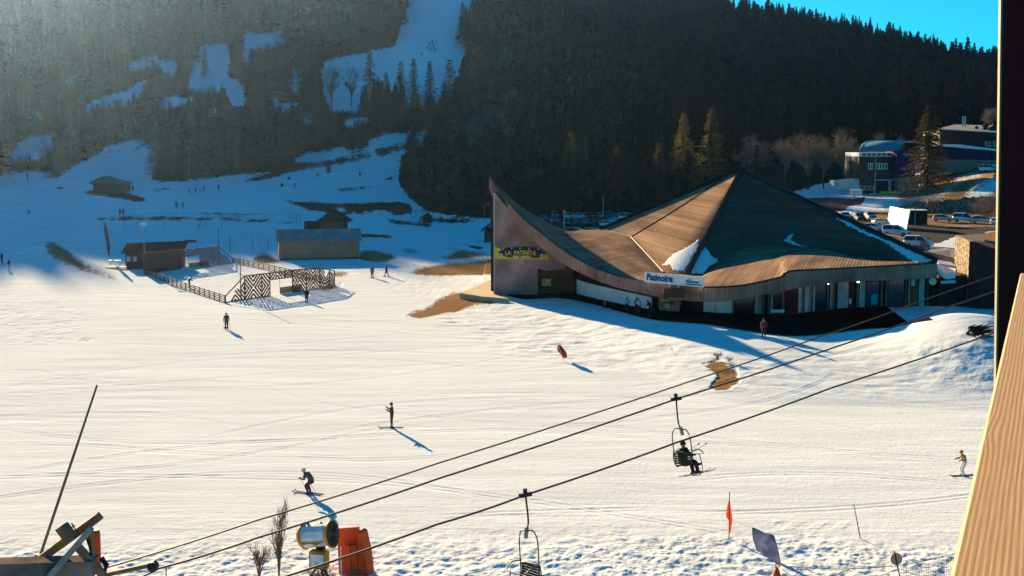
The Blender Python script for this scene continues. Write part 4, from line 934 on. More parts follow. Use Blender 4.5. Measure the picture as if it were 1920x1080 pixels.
def person(g, rz, pose, label, jacket='black', pants='black', hat='helmet', skis=0, poles=0, size=1.0, bulk=1.38, gear='ski', group=None, hatc=None, boots='grey', extra=None):
    me, d = body_mesh(pose, bulk); t = empty("person", tuple(g), rz, label, "person", group); t.scale = (size*1.05,)*3
    b = bpy.data.objects.new("body", me); COL.objects.link(b); b.parent = t
    for i, c in ((1, jacket), (2, pants), (3, boots)): b.material_slots[i].link = 'OBJECT'; b.material_slots[i].material = CL[c]
    h = Vector(d['h1'])+Vector((0, -.005, .055))
    if hat:
        def f():
            mb = MB(); prof_ = [(.001, .125), (.05, .118), (.09, .09), (.112, .045), (.116, 0), (.108, -.03)]; mb.lathe(h, prof_[::-1], 10); return mk(hat, mb, CL[hatc] if hatc else M['helmet_mat'])
        o = cached((hat, pose, hatc), f); o.parent = t; o.name = "helmet" if hat == 'helmet' else "hat"
        def f2():
            mb = MB(); c = Vector(d['h1'])+Vector((0, .085, .035)); mb.box(c, (.13, .05, .045)); c2 = Vector(d['h1'])+Vector((0, .10, -.01)); mb.add([c2+Vector((-.012,0,0)), c2+Vector((.012,0,0)), c2+Vector((0,.03,-.012)), c2+Vector((0,0,.03))], [(0,1,2),(0,2,3),(1,3,2)]); return mk("goggles", mb, M['black'], False)
        o = cached(('gog', pose), f2); o.parent = t
    for n in 'lr':
        def f3(n=n): wv = Vector(d['wr'+n]); return mk("glove", glove_mb(wv, wv-Vector(d['el'+n])), CL['black'])
        o = cached(('gl', pose, n), f3); o.parent = t; o.name = "glove"
        if skis:
            def f4(n=n):
                a = Vector(d['an'+n]); mb = MB(); x = a.x*1.0; y = a.y
                mb.add([(x+sx*.045, y+yy, z+zz) for yy, z in ((-.75,.012),(.65,.012),(.85,.03),(.95,.11)) for sx in (-1,1) for zz in (0,.018)], [(0,2,3,1)]+[(k*4+a_, k*4+b_, k*4+4+b_, k*4+4+a_) for k in range(3) for a_, b_ in ((0,1),(1,3),(3,2),(2,0))]+[(12,13,15,14)]); mb.box((x, y+.02, .05), (.07, .3, .05)); return mk("ski", mb, M['ski'], False)
            o = cached(('ski', pose, n), f4); o.parent = t; o.name = "ski"
        if poles:
            def f5(n=n):
                w = Vector(d['wr'+n]); mb = MB(); dn = Vector((0.10*(1 if w.x > 0 else -1), -.55 if pose != 'stand' else .05, -w.z+.02)) if pose != 'sit' else Vector((.05, .75, .35))
                mb.tube([w+Vector((0,.03,.1)), w+dn], .010, 5); mb.lathe(w+dn*.93, [(.045,-.005),(.045,.005)], 7, axis=dn); return mk("ski_pole", mb, M['darkmetal'])
            o = cached(('pole', pose, n), f5); o.parent = t; o.name = "ski_pole"
    return t
# skiers on the sunny piste
person(G(735,805), R(95), 'phone', "skier all in dark brown standing on skis mid-piste, hands raised in front of the chest", 'brown', 'brown', skis=1, hatc='brown')
person(G(580,926), R(70), 'tuck', "crouching skier in grey with pale helmet, just above the yellow snow cannon", 'grey', 'brown', skis=1, hatc='cream', poles=1, size=1.05)
person(G(425,618), R(20), 'stand', "dark-clad person with one long pole standing below the lattice goal", 'brown', 'black', skis=1, hatc='black', poles=1)
person(G(1806,895), R(100), 'ski', "young skier in a red helmet and mustard jacket gliding past the balcony rail", 'olive', 'white', skis=1, hatc='red', size=.92, boots='white')
person(G(698,521), R(180), 'stand', "skier in dark suit standing upright in front of the corrugated-roof cabin", 'brown', 'black', skis=1, poles=1, hatc='black')
person(G(725,519), R(80), 'walk', "skier in black bending forward, to the right of another in front of the cabin", 'black', 'black', skis=1, poles=1, hatc='black')
person(G(575,567), R(160), 'stand', "person in dark clothes standing in the lattice shadow of the near goal", 'black', 'black', hatc='black')
person(G(355,541), R(-60), 'lean', "person in black leaning over the low rail fence of the ball court", 'black', 'black', hatc='black')
person(G(17,507), R(150), 'stand', "person in rust-red ski suit near the left edge of the snow", 'maroon', 'cream', hatc='orange')
person(G(4,494), R(150), 'stand', "person in blue-grey at the very left edge, behind the one in rust-red", 'navy', 'navy', hatc='black')
# people in the shaded valley
for u, v, ps, lab, j in [(55,403,'tuck',"lone skier crouching in the blue shade far left",'black'),(225,405,'stand',"left figure of the small group behind the net line",'black'),(231,405,'stand',"tallest figure in the small group behind the net line",'grey'),
    (331,392,'walk',"walker on the blue snow, left one of a pair",'black'),(343,392,'walk',"walker pulling a sledge, right one of a pair on the blue snow",'black'),(249,359,'stand',"figure standing right beside the small far hut",'black'),
    (410,357,'stand',"single figure to the right of the seated group in the shade",'black'),(354,363,'tuck',"leftmost of the seated group on the shaded slope",'brown'),(367,363,'lean',"second of the seated group on the shaded slope",'brown'),(376,362,'tuck',"middle one of the seated group on the shaded slope",'grey'),(383,361,'stand',"standing figure at the right of the seated group",'brown'),
    (675,333,'stand',"figure in black on the upper shaded piste beside the dark ramp",'black'),(553,355,'stand',"figure in black on the upper shaded piste, left of the red post",'black')]:
    person(G(u, v), R(rr_.uniform(0, 360)), ps, lab, j, 'black', hatc='black', skis=(1 if 'skier' in lab else 0))
for i, (u, v) in enumerate([(802,94),(806,88),(809,96),(813,92),(816,99),(819,86),(790,106),(811,84)]):
    person(G(u, v), R(rr_.uniform(0, 360)), 'ski', "tiny dark skier in the cluster high on the steep shaded run", 'black', 'black', hatc='black', skis=1, size=1.25, group="skiers on the steep run")
# people at the rink front
person(G(1175,588,100)+Vector((0,0,.06)), R(-15), 'lean', "person in a turquoise top leaning on the white rink wall", 'teal', 'black', hat='hat', hatc='black')
person(G(1198,590,100)+Vector((0,0,.06)), R(10), 'lean', "person in a pale blue vest between the turquoise one and the kiosk", 'pale', 'maroon', hat='hat', hatc='black')
person(G(1193,589,100)+Vector((0,0,.06)), R(-60), 'stand', "figure in black partly hidden by the pale blue vest at the white wall", 'black', 'black', hat='hat', hatc='black')
person(G(1219,594,100)+Vector((0,0,.06)), R(60), 'lean', "person in black standing at the dark doorway left of the ticket kiosk", 'black', 'black', hat='hat', hatc='black')
person(G(1432,634,100)+Vector((0,0,.06)), R(170), 'stand', "person in near-black standing on the snow in front of the glazed wing", 'maroon', 'black', hat='hat', hatc='black')
def child_seat():
    pass
person(G(1134,580,100)+Vector((0,0,.06)), R(0), 'sit', "small child in bright red at the foot of the white wall", 'red', 'maroon', hat='hat', hatc='red', size=.7)
# ================================================================ HUTS, COURT AND POLES
def M_(n, *a, **k):
    if n not in M: M[n] = mat(n, *a, **k)
    return M[n]
def boards(name, c1, c2, pitch): return planks(name, c1, c2, pitch, .10, .4)
M['log'] = boards("brown_log_boards", (.74, .31, .17), (.56, .22, .12), .28); M['hutwood'] = boards("dark_hut_boards", (.24, .095, .07), (.15, .06, .045), .3)
def wall_quad(name, m, parent, pts):
    mb = MB(); mb.add(pts, [tuple(range(len(pts)))]); o = mb.build(name, m, parent, world=True); ul = o.data.uv_layers.new(name='UVMap')
    for lp in o.data.loops: c = o.data.vertices[lp.vertex_index].co; ul.data[lp.index].uv = (c.z, c.x+c.y)
    return o
def hut(name, label, cat_, base, ang, L, D, hw, hr, over, wallm, roofm, corrug=False, lift=0.0):
    """base = front-left corner; front wall runs L along ang, depth D behind; ridge parallel to the front"""
    c, s = math.cos(ang), math.sin(ang); ex = Vector((c, s, 0)); ey = Vector((-s, c, 0)); b = Vector(base); z0 = b.z+lift
    t = empty(name, tuple(b), 0, label, cat_)
    pt = lambda x, y, z: Vector((b.x, b.y, 0))+ex*x+ey*y+Vector((0, 0, z0+z))
    lo = -.4-lift
    wall_quad("wall", wallm, t, [pt(0,0,lo if not lift else 0), pt(L,0,lo if not lift else 0), pt(L,0,hw), pt(0,0,hw)])
    wall_quad("gable_wall", wallm, t, [pt(0,D,lo), pt(0,0,lo if not lift else 0), pt(0,0,hw), pt(0,D/2,hr), pt(0,D,hw)])
    wall_quad("gable_wall", wallm, t, [pt(L,0,lo), pt(L,D,lo), pt(L,D,hw), pt(L,D/2,hr), pt(L,0,hw)])
    wall_quad("wall", wallm, t, [pt(L,D,lo), pt(0,D,lo), pt(0,D,hw), pt(L,D,hw)])
    n = int(L/.19) if corrug else 2
    for sgn in (0, 1):
        y0 = -over if sgn == 0 else D+over; dz = (hr-hw)/(D/2)*over
        def row(off):
            r = []
            for yy, zz in ((y0, hw-dz), (D/2, hr)): r.append([pt(-over+(L+2*over)*k/n, yy, zz+.08+off+(.06*math.cos(k*math.pi) if corrug else 0)) for k in range(n+1)])
            return r
        mb = MB(); mb.grid(row(0)); o = mb.build("roof", roofm, t, world=True); solidify(o, .08)
    return t, pt
cb, pt = hut("log_cabin", "long brown log cabin with pale corrugated roof standing on the snow behind the court", "cabin", G(524,488), R(13), 14.2, 4.6, 3.3, 4.9, .45, M['log'], mat("corrugated_sheet", (.30,.31,.31), .45, .5, noise=(.5,.3)), True, .25)
for x in (.15, 4.8, 9.4, 14.05): mb = MB(); mb.box(pt(x, -.06, 1.6), (.14, .1, 3.3), R(13)); mb.build("post", M['palepost'], cb, world=True)
for x in (.2, 4.8, 9.4, 13.9): mb = MB(); mb.box(pt(x, .3, -.2), (.35, .35, .6), R(13)); mb.build("footing", M['concrete'], cb, world=True)
mb = MB(); mb.add([pt(-.04,.6,.1), pt(-.04,2.2,.1), pt(-.04,2.2,2.3), pt(-.04,.6,2.3)], [(0,1,2,3)]); mb.build("door", mat("pale_plank_door", (.55,.42,.28), .8, noise=(2,.2)), cb, world=True)
hut("small_cabin", "dark gabled cabin peeking up behind the corrugated-roof cabin", "cabin", P(598,432,262), R(0), 5.2, 5.5, 2.0, 2.05, .5, M['hutwood'], M['hutwood'])
mb = MB(); a, b, c = P(591,416,261.5), P(656,416,261.5), P(621,394,261.5)
gt = [o for o in bpy.data.objects if o.name == 'small_cabin'][0]; mb.prism([a, b, c], (0, 6, 0)); mb.build("gable_roof", M['hutwood'], gt, world=True)
mb = MB(); p = P(585,425,261); mb.box((p.x, p.y+1.5, p.z+.2), (3.2, 3, 1.6)); mb.build("lean_to", M['hutwood'], gt, world=True)
g = G(174,363); k = g.y/F
h3 = empty("ski_hut", tuple(g), 0, "small low dark hut far off in the blue shade, with bare earth around it", "hut")
mb = MB(); mb.box((g.x+31*k, g.y+2.5, g.z+1.3), (60*k, 5, 3.6)); mb.build("wall", M['hutwood'], h3, world=True)
mb = MB(); mb.prism([P(166,342,g.y-.6), P(192,331,g.y-.6), P(238,343,g.y-.6), P(236,346,g.y-.6), P(192,336,g.y-.6), P(169,345,g.y-.6)], (0, 6.2, 0)); mb.prism([P(172,344.5,g.y), P(192,333,g.y), P(235,344.5,g.y)], (0, 5, 0)); mb.build("roof", M_("weathered_roof", (.09,.07,.06), .8), h3, world=True)
mb = MB(); mb.box(P(219,352,g.y-.05), (1.3, .08, 1.1)); mb.build("window", M['glass'], h3, world=True)
g = G(908,455); h4 = empty("timber_hut", tuple(g), 0, "brown timber hut half hidden behind the left edge of the concrete tower", "hut")
mb = MB(); mb.box((g.x+3.2, g.y+2.5, g.z+1.2), (6.4, 5, 3.2)); mb.prism([P(908,436,g.y), P(935,413,g.y), P(965,436,g.y)], (0, 5, 0)); o = mb.build("wall", M_("rust_timber", (.14,.07,.04), .8, noise=(.7,.3)), h4, world=True)
mb = MB(); mb.prism([P(902,436,g.y-.4), P(935,411,g.y-.4), P(968,436,g.y-.4), P(968,433,g.y-.4), P(935,407.5,g.y-.4), P(902,433,g.y-.4)], (0, 6, 0)); mb.build("roof", M['darkwood'], h4, world=True)
# refreshment shed beside the court
g = G(232,502); sh = empty("court_shed", tuple(g), 0, "low dark-roofed shed with a serving hatch at the left end of the ball court", "shed")
A, B = G(236,504), G(322,510); B = Vector((B.x, A.y+1.5, A.z)); D_v = Vector((-.5, 4.5, 0))
def sv(p, z): return Vector((p.x, p.y, A.z+z))
for nm, (p, q_) in {"wall": (A, B), "side_wall": (A+D_v, A), "rear_wall": (B+D_v, A+D_v), "end_wall": (B, B+D_v)}.items():
    wall_quad(nm, M['hutwood'], sh, [sv(p, -.5), sv(q_, -.5), sv(q_, 3.0), sv(p, 2.6)])
mb = MB(); ex = (B-A).normalized(); o0 = ex*.6; mb.prism([sv(A-o0-D_v*.15, 2.55), sv(B+o0-D_v*.15, 2.9), sv(B+o0+D_v*1.1, 4.0), sv(A-o0+D_v*1.1, 3.7)], (0, 0, .15)); mb.build("roof", M_("dark_slate_roof", (.03,.022,.024), .95, 0, 0.0), sh, world=True)
mb = MB(); mb.prism([sv(A+ex*2.4, 1.3)+Vector((0,-.04,0)), sv(A+ex*4.6, 1.3)+Vector((0,-.04,0)), sv(A+ex*4.6, 2.2)+Vector((0,-.04,0)), sv(A+ex*2.4, 2.2)+Vector((0,-.04,0))], (0, .03, 0)); mb.build("hatch", M_("blue_counter", (.02,.06,.09), .4), sh, world=True)
for x in (.5, 1.5): mb = MB(); mb.box(sv(A+ex*x, 1.6)+Vector((0,-.06,0)), (.6, .04, .8), math.atan2(ex.y, ex.x)); mb.build("poster", M['offwhite'], sh, world=True)
mb = MB(); mb.box(sv(A+ex*5, .35)+Vector((0,-1.3,0)), (4.6, 1.2, .12)); mb.box(sv(A+ex*-1, .35)+Vector((-.3,-.6,0)), (3.4, 1.6, .12)); mb.build("wooden_deck", M['palepost'], sh, world=True)
# lattice goals and rail fences of the ball court
M['lattice'] = mat("brown_lattice_timber", (.21, .09, .06), .75, noise=(1.5, .3))
def lattice(mb, a, b, h0, h1, lo=0.0, cw=1.5, chh=1.5, sp=.58, sw=.24):
    a = Vector(a); b = Vector(b); L = (Vector((b.x, b.y, 0))-Vector((a.x, a.y, 0))).length; zb = lambda s: a.z+(b.z-a.z)*s/L
    hh = lambda s: h0+(h1-h0)*s/L
    def pos(s, z): return Vector((a.x+(b.x-a.x)*s/L, a.y+(b.y-a.y)*s/L, zb(s)+z))
    H_ = max(h0, h1); ni = max(1, round(L/cw)); cw2 = L/ni; nj = max(1, round((H_-lo)/chh)); ch2 = (H_-lo)/nj
    for i in range(ni):
        for j in range(nj):
            x0 = i*cw2; z0 = lo+j*ch2; d_ = ((i//1) % 2) ^ (j % 2); k = -ch2+sp/2
            while k < cw2:
                # lines z-z0 = (x-x0-k) clipped to the cell (45 degree-like)
                p = []; xa = max(0, k); xb = min(cw2, k+ch2)
                if xb > xa+.02:
                    q0, q1 = (xa, xa-k), (xb, xb-k)
                    if d_: q0, q1 = (cw2-q0[0], q0[1]), (cw2-q1[0], q1[1])
                    zt = max(q0[1], q1[1])+z0
                    if zt <= min(hh(x0+q0[0]), hh(x0+q1[0]))+.25: mb.beam(pos(x0+q0[0], z0+q0[1]), pos(x0+q1[0], z0+q1[1]), .05, sw)
                k += sp
    for s in [i*cw2*2 for i in range(ni//2+1)]+[L]: s = min(s, L); mb.beam(pos(s, lo-.1), pos(s, hh(s)), .12)
    mb.beam(pos(0, h0), pos(L, h1), .09, .13); mb.beam(pos(0, lo+.05), pos(L, lo+.05), .09, .13)
def wallrun(name, label, segs, parent_loc):
    t = empty(name, tuple(parent_loc), 0, label, "goal wall")
    for nm, a, b, h0, h1, lo in segs: mb = MB(); lattice(mb, a, b, h0, h1, lo); mb.build(nm, M['lattice'], t, world=True)
    return t
def onl(A, B, u):                         # point of line A-B seen at column u
    k = (u-CX)/F; t = (k*A.y-A.x)/((B.x-A.x)-k*(B.y-A.y)); return A+(B-A)*t
A = G(423,568); E = G(600,541); pB, pC, pD = [onl(A, E, u) for u in (456, 503.5, 546)]; hB = 3.15; hE = 2.95
goal1 = wallrun("lattice_goal", "near goal wall of brown diamond lattice with a square opening, casting a lattice shadow", [("side_panel", A, pB, .85, hB, 0), ("panel", pB, pC, hB, hB, 0), ("header", pC, pD, hB, hB, 2.15), ("panel", pD, E, hB, hE, 0), ("side_panel", E, E+Vector((1.6, 3.6, 0)), hE, 2.2, 0)], A)
A2 = G(270,515); E2 = G(436,494); q1, q2, q3 = [onl(A2, E2, u) for u in (334, 373, 409)]
goal2 = wallrun("lattice_goal", "far goal wall of brown diamond lattice beside the dark-roofed shed", [("panel", A2, q1, 3.3, 3.2, 0), ("header", q1, q2, 3.2, 3.2, 2.1), ("panel", q2, q3, 3.2, 3.2, 0), ("side_panel", q3, E2, 3.2, .8, 0)], A2)
mb = MB(); mb.prism([A2+Vector((0,.1,0)), onl(A2, E2, 318)+Vector((0,.1,0)), onl(A2, E2, 318)+Vector((0,.1,3.1)), A2+Vector((0,.1,3.1))], (0, .05, 0)); mb.build("backing_board", M['hutwood'], goal2, world=True)
for gg, (a, b) in ((goal1, (pC, pD)), (goal2, (q1, q2))):
    mb = MB(); d_ = Vector((.9, 2.4, 0)); mb.prism([a+d_, b+d_, b+d_+Vector((0,0,.9)), a+d_+Vector((0,0,.9))], (0, .06, 0)); mb.build("kick_board", M_("straw_board", (.50,.36,.13), .8, noise=(1,.3)), gg, world=True)
    mb = MB(); mb.beam(a+d_, a+d_+Vector((0,0,2.1)), .05); mb.beam(b+d_, b+d_+Vector((0,0,2.1)), .05); mb.build("goal_frame", M['metal'], gg, world=True)
def railfence(name, label, a, b, h=1.0, rails=4, step=2.2, m='lattice'):
    t = empty(name, tuple(a), 0, label, "fence"); a = Vector(a); b = Vector(b); n = max(1, int((b-a).length/step))
    for i in range(n+1): p = a.lerp(b, i/n); p.z = Hs(p.x, p.y); mb = MB(); mb.beam(p-Vector((0,0,.3)), p+Vector((0,0,h)), .11); mb.build("post", M[m], t, world=True)
    for k in range(rails):
        mb = MB()
        for i in range(n):
            p, q_ = a.lerp(b, i/n), a.lerp(b, (i+1)/n); p.z = Hs(p.x, p.y)+h*(k+.6)/rails; q_.z = Hs(q_.x, q_.y)+h*(k+.6)/rails; mb.beam(p, q_, .05, .12)
        mb.build("rail", M[m], t, world=True)
    return t
railfence("rail_fence", "long low timber rail fence along the near side of the ball court", A2+Vector((.3, -.6, 0)), A+Vector((-.1, 0, 0)))
railfence("rail_fence", "long low timber rail fence along the far side of the ball court", E2+Vector((.2, 0, 0)), Vector((E.x+1.6, E.y+3.6, 0)))
def pole(name, label, cat_, u, vb, vt, w=.07, m='metal', top=None, y=None):
    g = G(u, vb) if y is None else P(u, vb, y); h = (vb-vt)/F*g.y; t = empty(name, tuple(g), 0, label, cat_)
    mb = MB(); mb.tube([(0,0,-.3), (0,0,h)], [w, w*.6], 6); mb.build("pole", M[m], t)
    if top == 'lamp': mb = MB(); mb.beam((0,0,h), (.9,0,h+.1), .06); mb.build("arm", M[m], t); mb = MB(); mb.lathe((.95,0,h+.08), [(.02,.1),(.28,.05),(.32,-.02),(.1,-.1)][::-1], 10); mb.build("lamp_head", M['offwhite'], t)
    if top == 'globe': mb = MB(); mb.lathe((0,0,h), [(.05,-.1),(.28,.0),(.34,.14),(.22,.3),(.03,.36)], 10); mb.build("lamp_head", M['white'], t)
    if top == 'flood':
        for s in (-.25, .25): mb = MB(); mb.box((s,0,h+.05), (.4,.25,.3)); mb.build("floodlight", M['offwhite'], t)
    return t
pole("floodlight_mast", "tall grey mast with white floodlight head rising in front of the court shed", "light mast", 272, 514, 421, .11, 'metal', 'flood', y=208)
pole("light_mast", "tall slim mast at the raised corner of the far lattice goal", "light mast", 411, 498, 428, .11, 'post', None)
pole("light_mast", "tall timber mast at the left shoulder of the near lattice goal", "light mast", 452, 564, 480, .09, 'post', None)
pole("street_lamp", "grey street lamp between the dark hillside and the concrete tower", "lamp", 908, 418, 383, .07, 'metal', 'lamp')
pole("street_lamp", "white globe lamp on a post standing before the parked cars", "lamp", 1058, 433, 398, .09, 'white', 'globe', y=262)
pole("mast", "tall bare pale mast rising behind the parked cars", "mast", 1131, 408, 367, .10, 'offwhite', None, y=300)
for i, (u, vb, vt) in enumerate([(232,432,411),(307,432,411),(344,428,411),(415,436,401),(448,420,399),(474,470,438),(557,412,400)]):
    pole("net_post", ["leftmost","second","third","fourth","fifth","sixth","rightmost"][i]+" of the thin dark posts, counted from the left, along the shaded net line", "post", u, vb, vt, .05, 'darkmetal')
t = empty("net", tuple(G(232,412)), 0, "thin dark safety net strung across the shaded snow between posts", "net"); mb = MB()
npts = [G(u, v) for u, v in ((232,412),(307,411),(380,411),(448,412),(520,413),(557,413))]
for hgt in (.5, 1.3): mb.tube([p+Vector((0,0,hgt)) for p in npts], .03, 4)
mb.build("cord", M['darkmetal'], t, world=True)
t = empty("net", tuple(G(545,420)), 0, "folded corner of thin mesh netting just left of the gabled cabin", "net")
for u in (541, 548, 556, 564, 572): mb = MB(); g = G(u, 416+(u-541)*.35); mb.beam(g, g+Vector((0,0,2.4)), .06); mb.build("post", M['darkmetal'], t, world=True)
mb = MB(); a, b = G(541,416), G(572,427)
for z in (.4, 1.1, 1.8, 2.4): mb.tube([a+Vector((0,0,z)), b+Vector((0,0,z))], .02, 3)
mb.build("mesh", M['darkmetal'], t, world=True)
t = empty("leaning_ramp", tuple(G(372,427)), 0, "dark leaning plank standing upright on the blue snow", "plank"); mb = MB(); g = G(372,427); mb.beam(g, g+Vector((1.0, .3, 2.3)), .5, .12); mb.build("board", M['black'], t, world=True); mb = MB(); mb.tube([g+Vector((1,.3,2.2)), g+Vector((2,.2,0))], .03, 4); mb.build("strut", M['darkmetal'], t, world=True)
t = empty("guyed_pole", tuple(G(432,474)), 0, "dark pole held by slanting guy wires behind the court", "pole"); g = G(432,474); mb = MB(); mb.tube([g, g+Vector((0,0,3.2))], .07, 5); mb.build("pole", M['post'], t, world=True)
for dx in (-1.2, 1.6): mb = MB(); mb.tube([g+Vector((0,0,3)), g+Vector((dx,.3,0))], .02, 3); mb.build("guy_wire", M['darkmetal'], t, world=True)
t = empty("metal_frame", tuple(G(490,470)), 0, "small square goal frame of thin tube left of the log cabin", "goal frame"); a, b = G(490,470), G(502,468); mb = MB(); mb.tube([a, a+Vector((0,0,2.2)), b+Vector((0,0,2.2)), b], .05, 4); mb.build("frame", M['darkmetal'], t, world=True)
for p, dx in ((a, -.9), (b, .9)): mb = MB(); mb.tube([p+Vector((0,0,1.4)), p+Vector((dx,.4,0))], .03, 3); mb.build("strut", M['darkmetal'], t, world=True)
# feather banner
g = P(206,488,218); t = empty("feather_flag", tuple(g), 0, "tall dark feather banner standing left of the court shed", "flag"); mb = MB(); mb.tube([g, P(204,466,218), P(198,436,218), P(194.5,415,218)], .04, 5); mb.build("pole", M['darkmetal'], t, world=True)
mb = MB(); mb.prism([P(194.5,415,218), P(200,425,218), P(204,442,218), P(206.5,462,218), P(206,478,218), P(203,480,218), P(200.5,462,218), P(196,438,218)], (0, .04, 0)); mb.build("banner", M_("dark_banner_cloth", (.05,.045,.05), .8), t, world=True)
t = empty("banner", tuple(P(357,452.5,245)), 0, "small red and white banner on the blue snow behind the far goal", "banner"); mb = MB(); mb.box(P(357,452.5,245), (2.4, .1, .5)); mb.build("cloth", CL['red'], t, world=True)
for u in (347, 368): mb = MB(); p = P(u, 452, 245.1); mb.tube([Vector((p.x, p.y, -.1)), p+Vector((0,0,.3))], .03, 4); mb.build("post", M['darkmetal'], t, world=True)
t = empty("picnic_bench", tuple(G(216,500)), 0, "metal-legged table beside the shed at the foot of the feather banner", "table"); g = G(216,499); mb = MB(); mb.box(g+Vector((0,0,.95)), (2.0,.8,.08)); mb.build("top", M['metal'], t, world=True)
for dx in (-.8, .8): mb = MB(); mb.beam(g+Vector((dx,0,0)), g+Vector((dx,0,.95)), .08); mb.build("leg", M['metal'], t, world=True)
# bits on the far piste
g = G(616,324); t = empty("padded_post", tuple(g), 0, "short thick red padded post on the upper shaded piste", "post"); mb = MB(); mb.lathe(g, [(.7,-.2),(.75,.3),(.7,3.0),(.4,3.3)], 10); mb.build("pad", CL['maroon'], t, world=True)
g = G(52,340); t = empty("padded_post", tuple(g), 0, "pale thin post in the hazy shade at the far left", "post"); mb = MB(); mb.tube([g, g+Vector((0,0,2.9))], .25, 6); mb.build("pad", M_("faded_pad", (.25,.2,.2), .8), t, world=True)
for u, v, w, lab in [(112,354,2.2,"short red barrier lying on the blue snow left of the far hut"),(725,338,3.2,"dark tilted jump ramp on the upper shaded piste"),(528,350,1.2,"lowest of three small dark markers on the upper piste"),(541,337,1.2,"middle of three small dark markers on the upper piste"),(595,330,1.3,"highest of three small dark markers, near the red post")]:
    g = G(u, v); t = empty("barrier" if 'barrier' in lab else "ramp" if 'ramp' in lab else "marker", tuple(g), 0, lab, "barrier" if 'barrier' in lab else "ramp" if 'ramp' in lab else "marker"); mb = MB()
    mb.prism([g+Vector((-w/2,0,-.1)), g+Vector((w/2,0,-.1)), g+Vector((w/2*(.9 if 'ramp' in lab else .2),0,1.1 if w > 2.5 or w < 2 else .6)), g+Vector((-w/2*(.9 if w == 2.2 else .2),0,.2 if 'ramp' in lab else .6))], (0, 1.0, 0)); mb.build("body", CL['red'] if 'red barrier' in lab else M['hutwood'], t, world=True)
# playground
t = empty("playground_frame", tuple(G(800,418)), 0, "cluster of thin play-frame posts and ropes in the shade left of the tower", "playground")
for u, vb, hh_ in [(772,412,2.6),(780,410,2),(791,410,2.4),(804,412,2.6),(812,414,3.4),(826,414,4.4),(838,418,2.6),(848,420,2.6),(857,420,3.4),(865,416,2.2)]: mb = MB(); g = G(u, vb); mb.beam(g, g+Vector((0,0,hh_)), .12); mb.build("post", M['darkwood'], t, world=True)
for (u1, v1, u2, v2, z) in [(772,412,812,414,2.3),(826,414,857,420,2.5),(838,418,848,420,1.2)]: mb = MB(); mb.tube([G(u1,v1)+Vector((0,0,z)), G(u2,v2)+Vector((0,0,z))], .06, 4); mb.build("crossbar", M['darkwood'], t, world=True)
mb = MB(); g = G(801,418); mb.box(g+Vector((0,0,.8)), (2.2,1.6,1.7)); mb.prism([g+Vector((-1.3,-.9,1.6)), g+Vector((1.3,-.9,1.6)), g+Vector((0,-.9,2.5))], (0,1.8,0)); mb.build("play_house", M['darkwood'], t, world=True)
# ================================================================ CHAIRLIFT, SNOW MACHINE, FLAGS, BALCONY
M['cable'] = mat("steel_cable", (.05, .04, .038), .6, .3)
def cable(name, label, pts, r, sag=.25):
    t = empty(name, tuple(pts[0]), 0, label, "cable"); mb = MB(); o = []
    for a, b in zip(pts[:-1], pts[1:]): o += [a.lerp(b, k/14)-Vector((0, 0, sag*4*(k/14)*(1-k/14)*0.15)) for k in range(14)]
    mb.tube(o+[pts[-1]], r, 6); mb.build("rope", M['cable'], t, world=True); return t
cable("lift_cable", "uppermost of the three dark lift cables crossing the picture, nothing hanging from it", [P(150,1084,38.5), P(197,1065,39), P(480,976,41.5), P(820,869,45.5), P(1300,713,53), P(1541,630,58), P(1705,572,62), P(2500,290,84)], .030)
c2 = [P(230,1094,35), P(297,1066,36), P(480,1009,38), P(820,898,42.2), P(1268,748,48), P(1565,651,53.5), P(1783,574,58), P(1900,532,61), P(2600,280,80)]
cable("lift_cable", "middle of the three lift cables, carrying the chair with a rider", c2, .034)
c3 = [P(500,1092,34.3), P(820,983,37.5), P(985,928,40), P(1268,830,44.5), P(1560,727,50), P(1870,622,57), P(1990,582,60), P(2700,340,80)]
cable("lift_cable", "lowest of the three lift cables, with the empty chair hanging at the bottom edge", c3, .034)
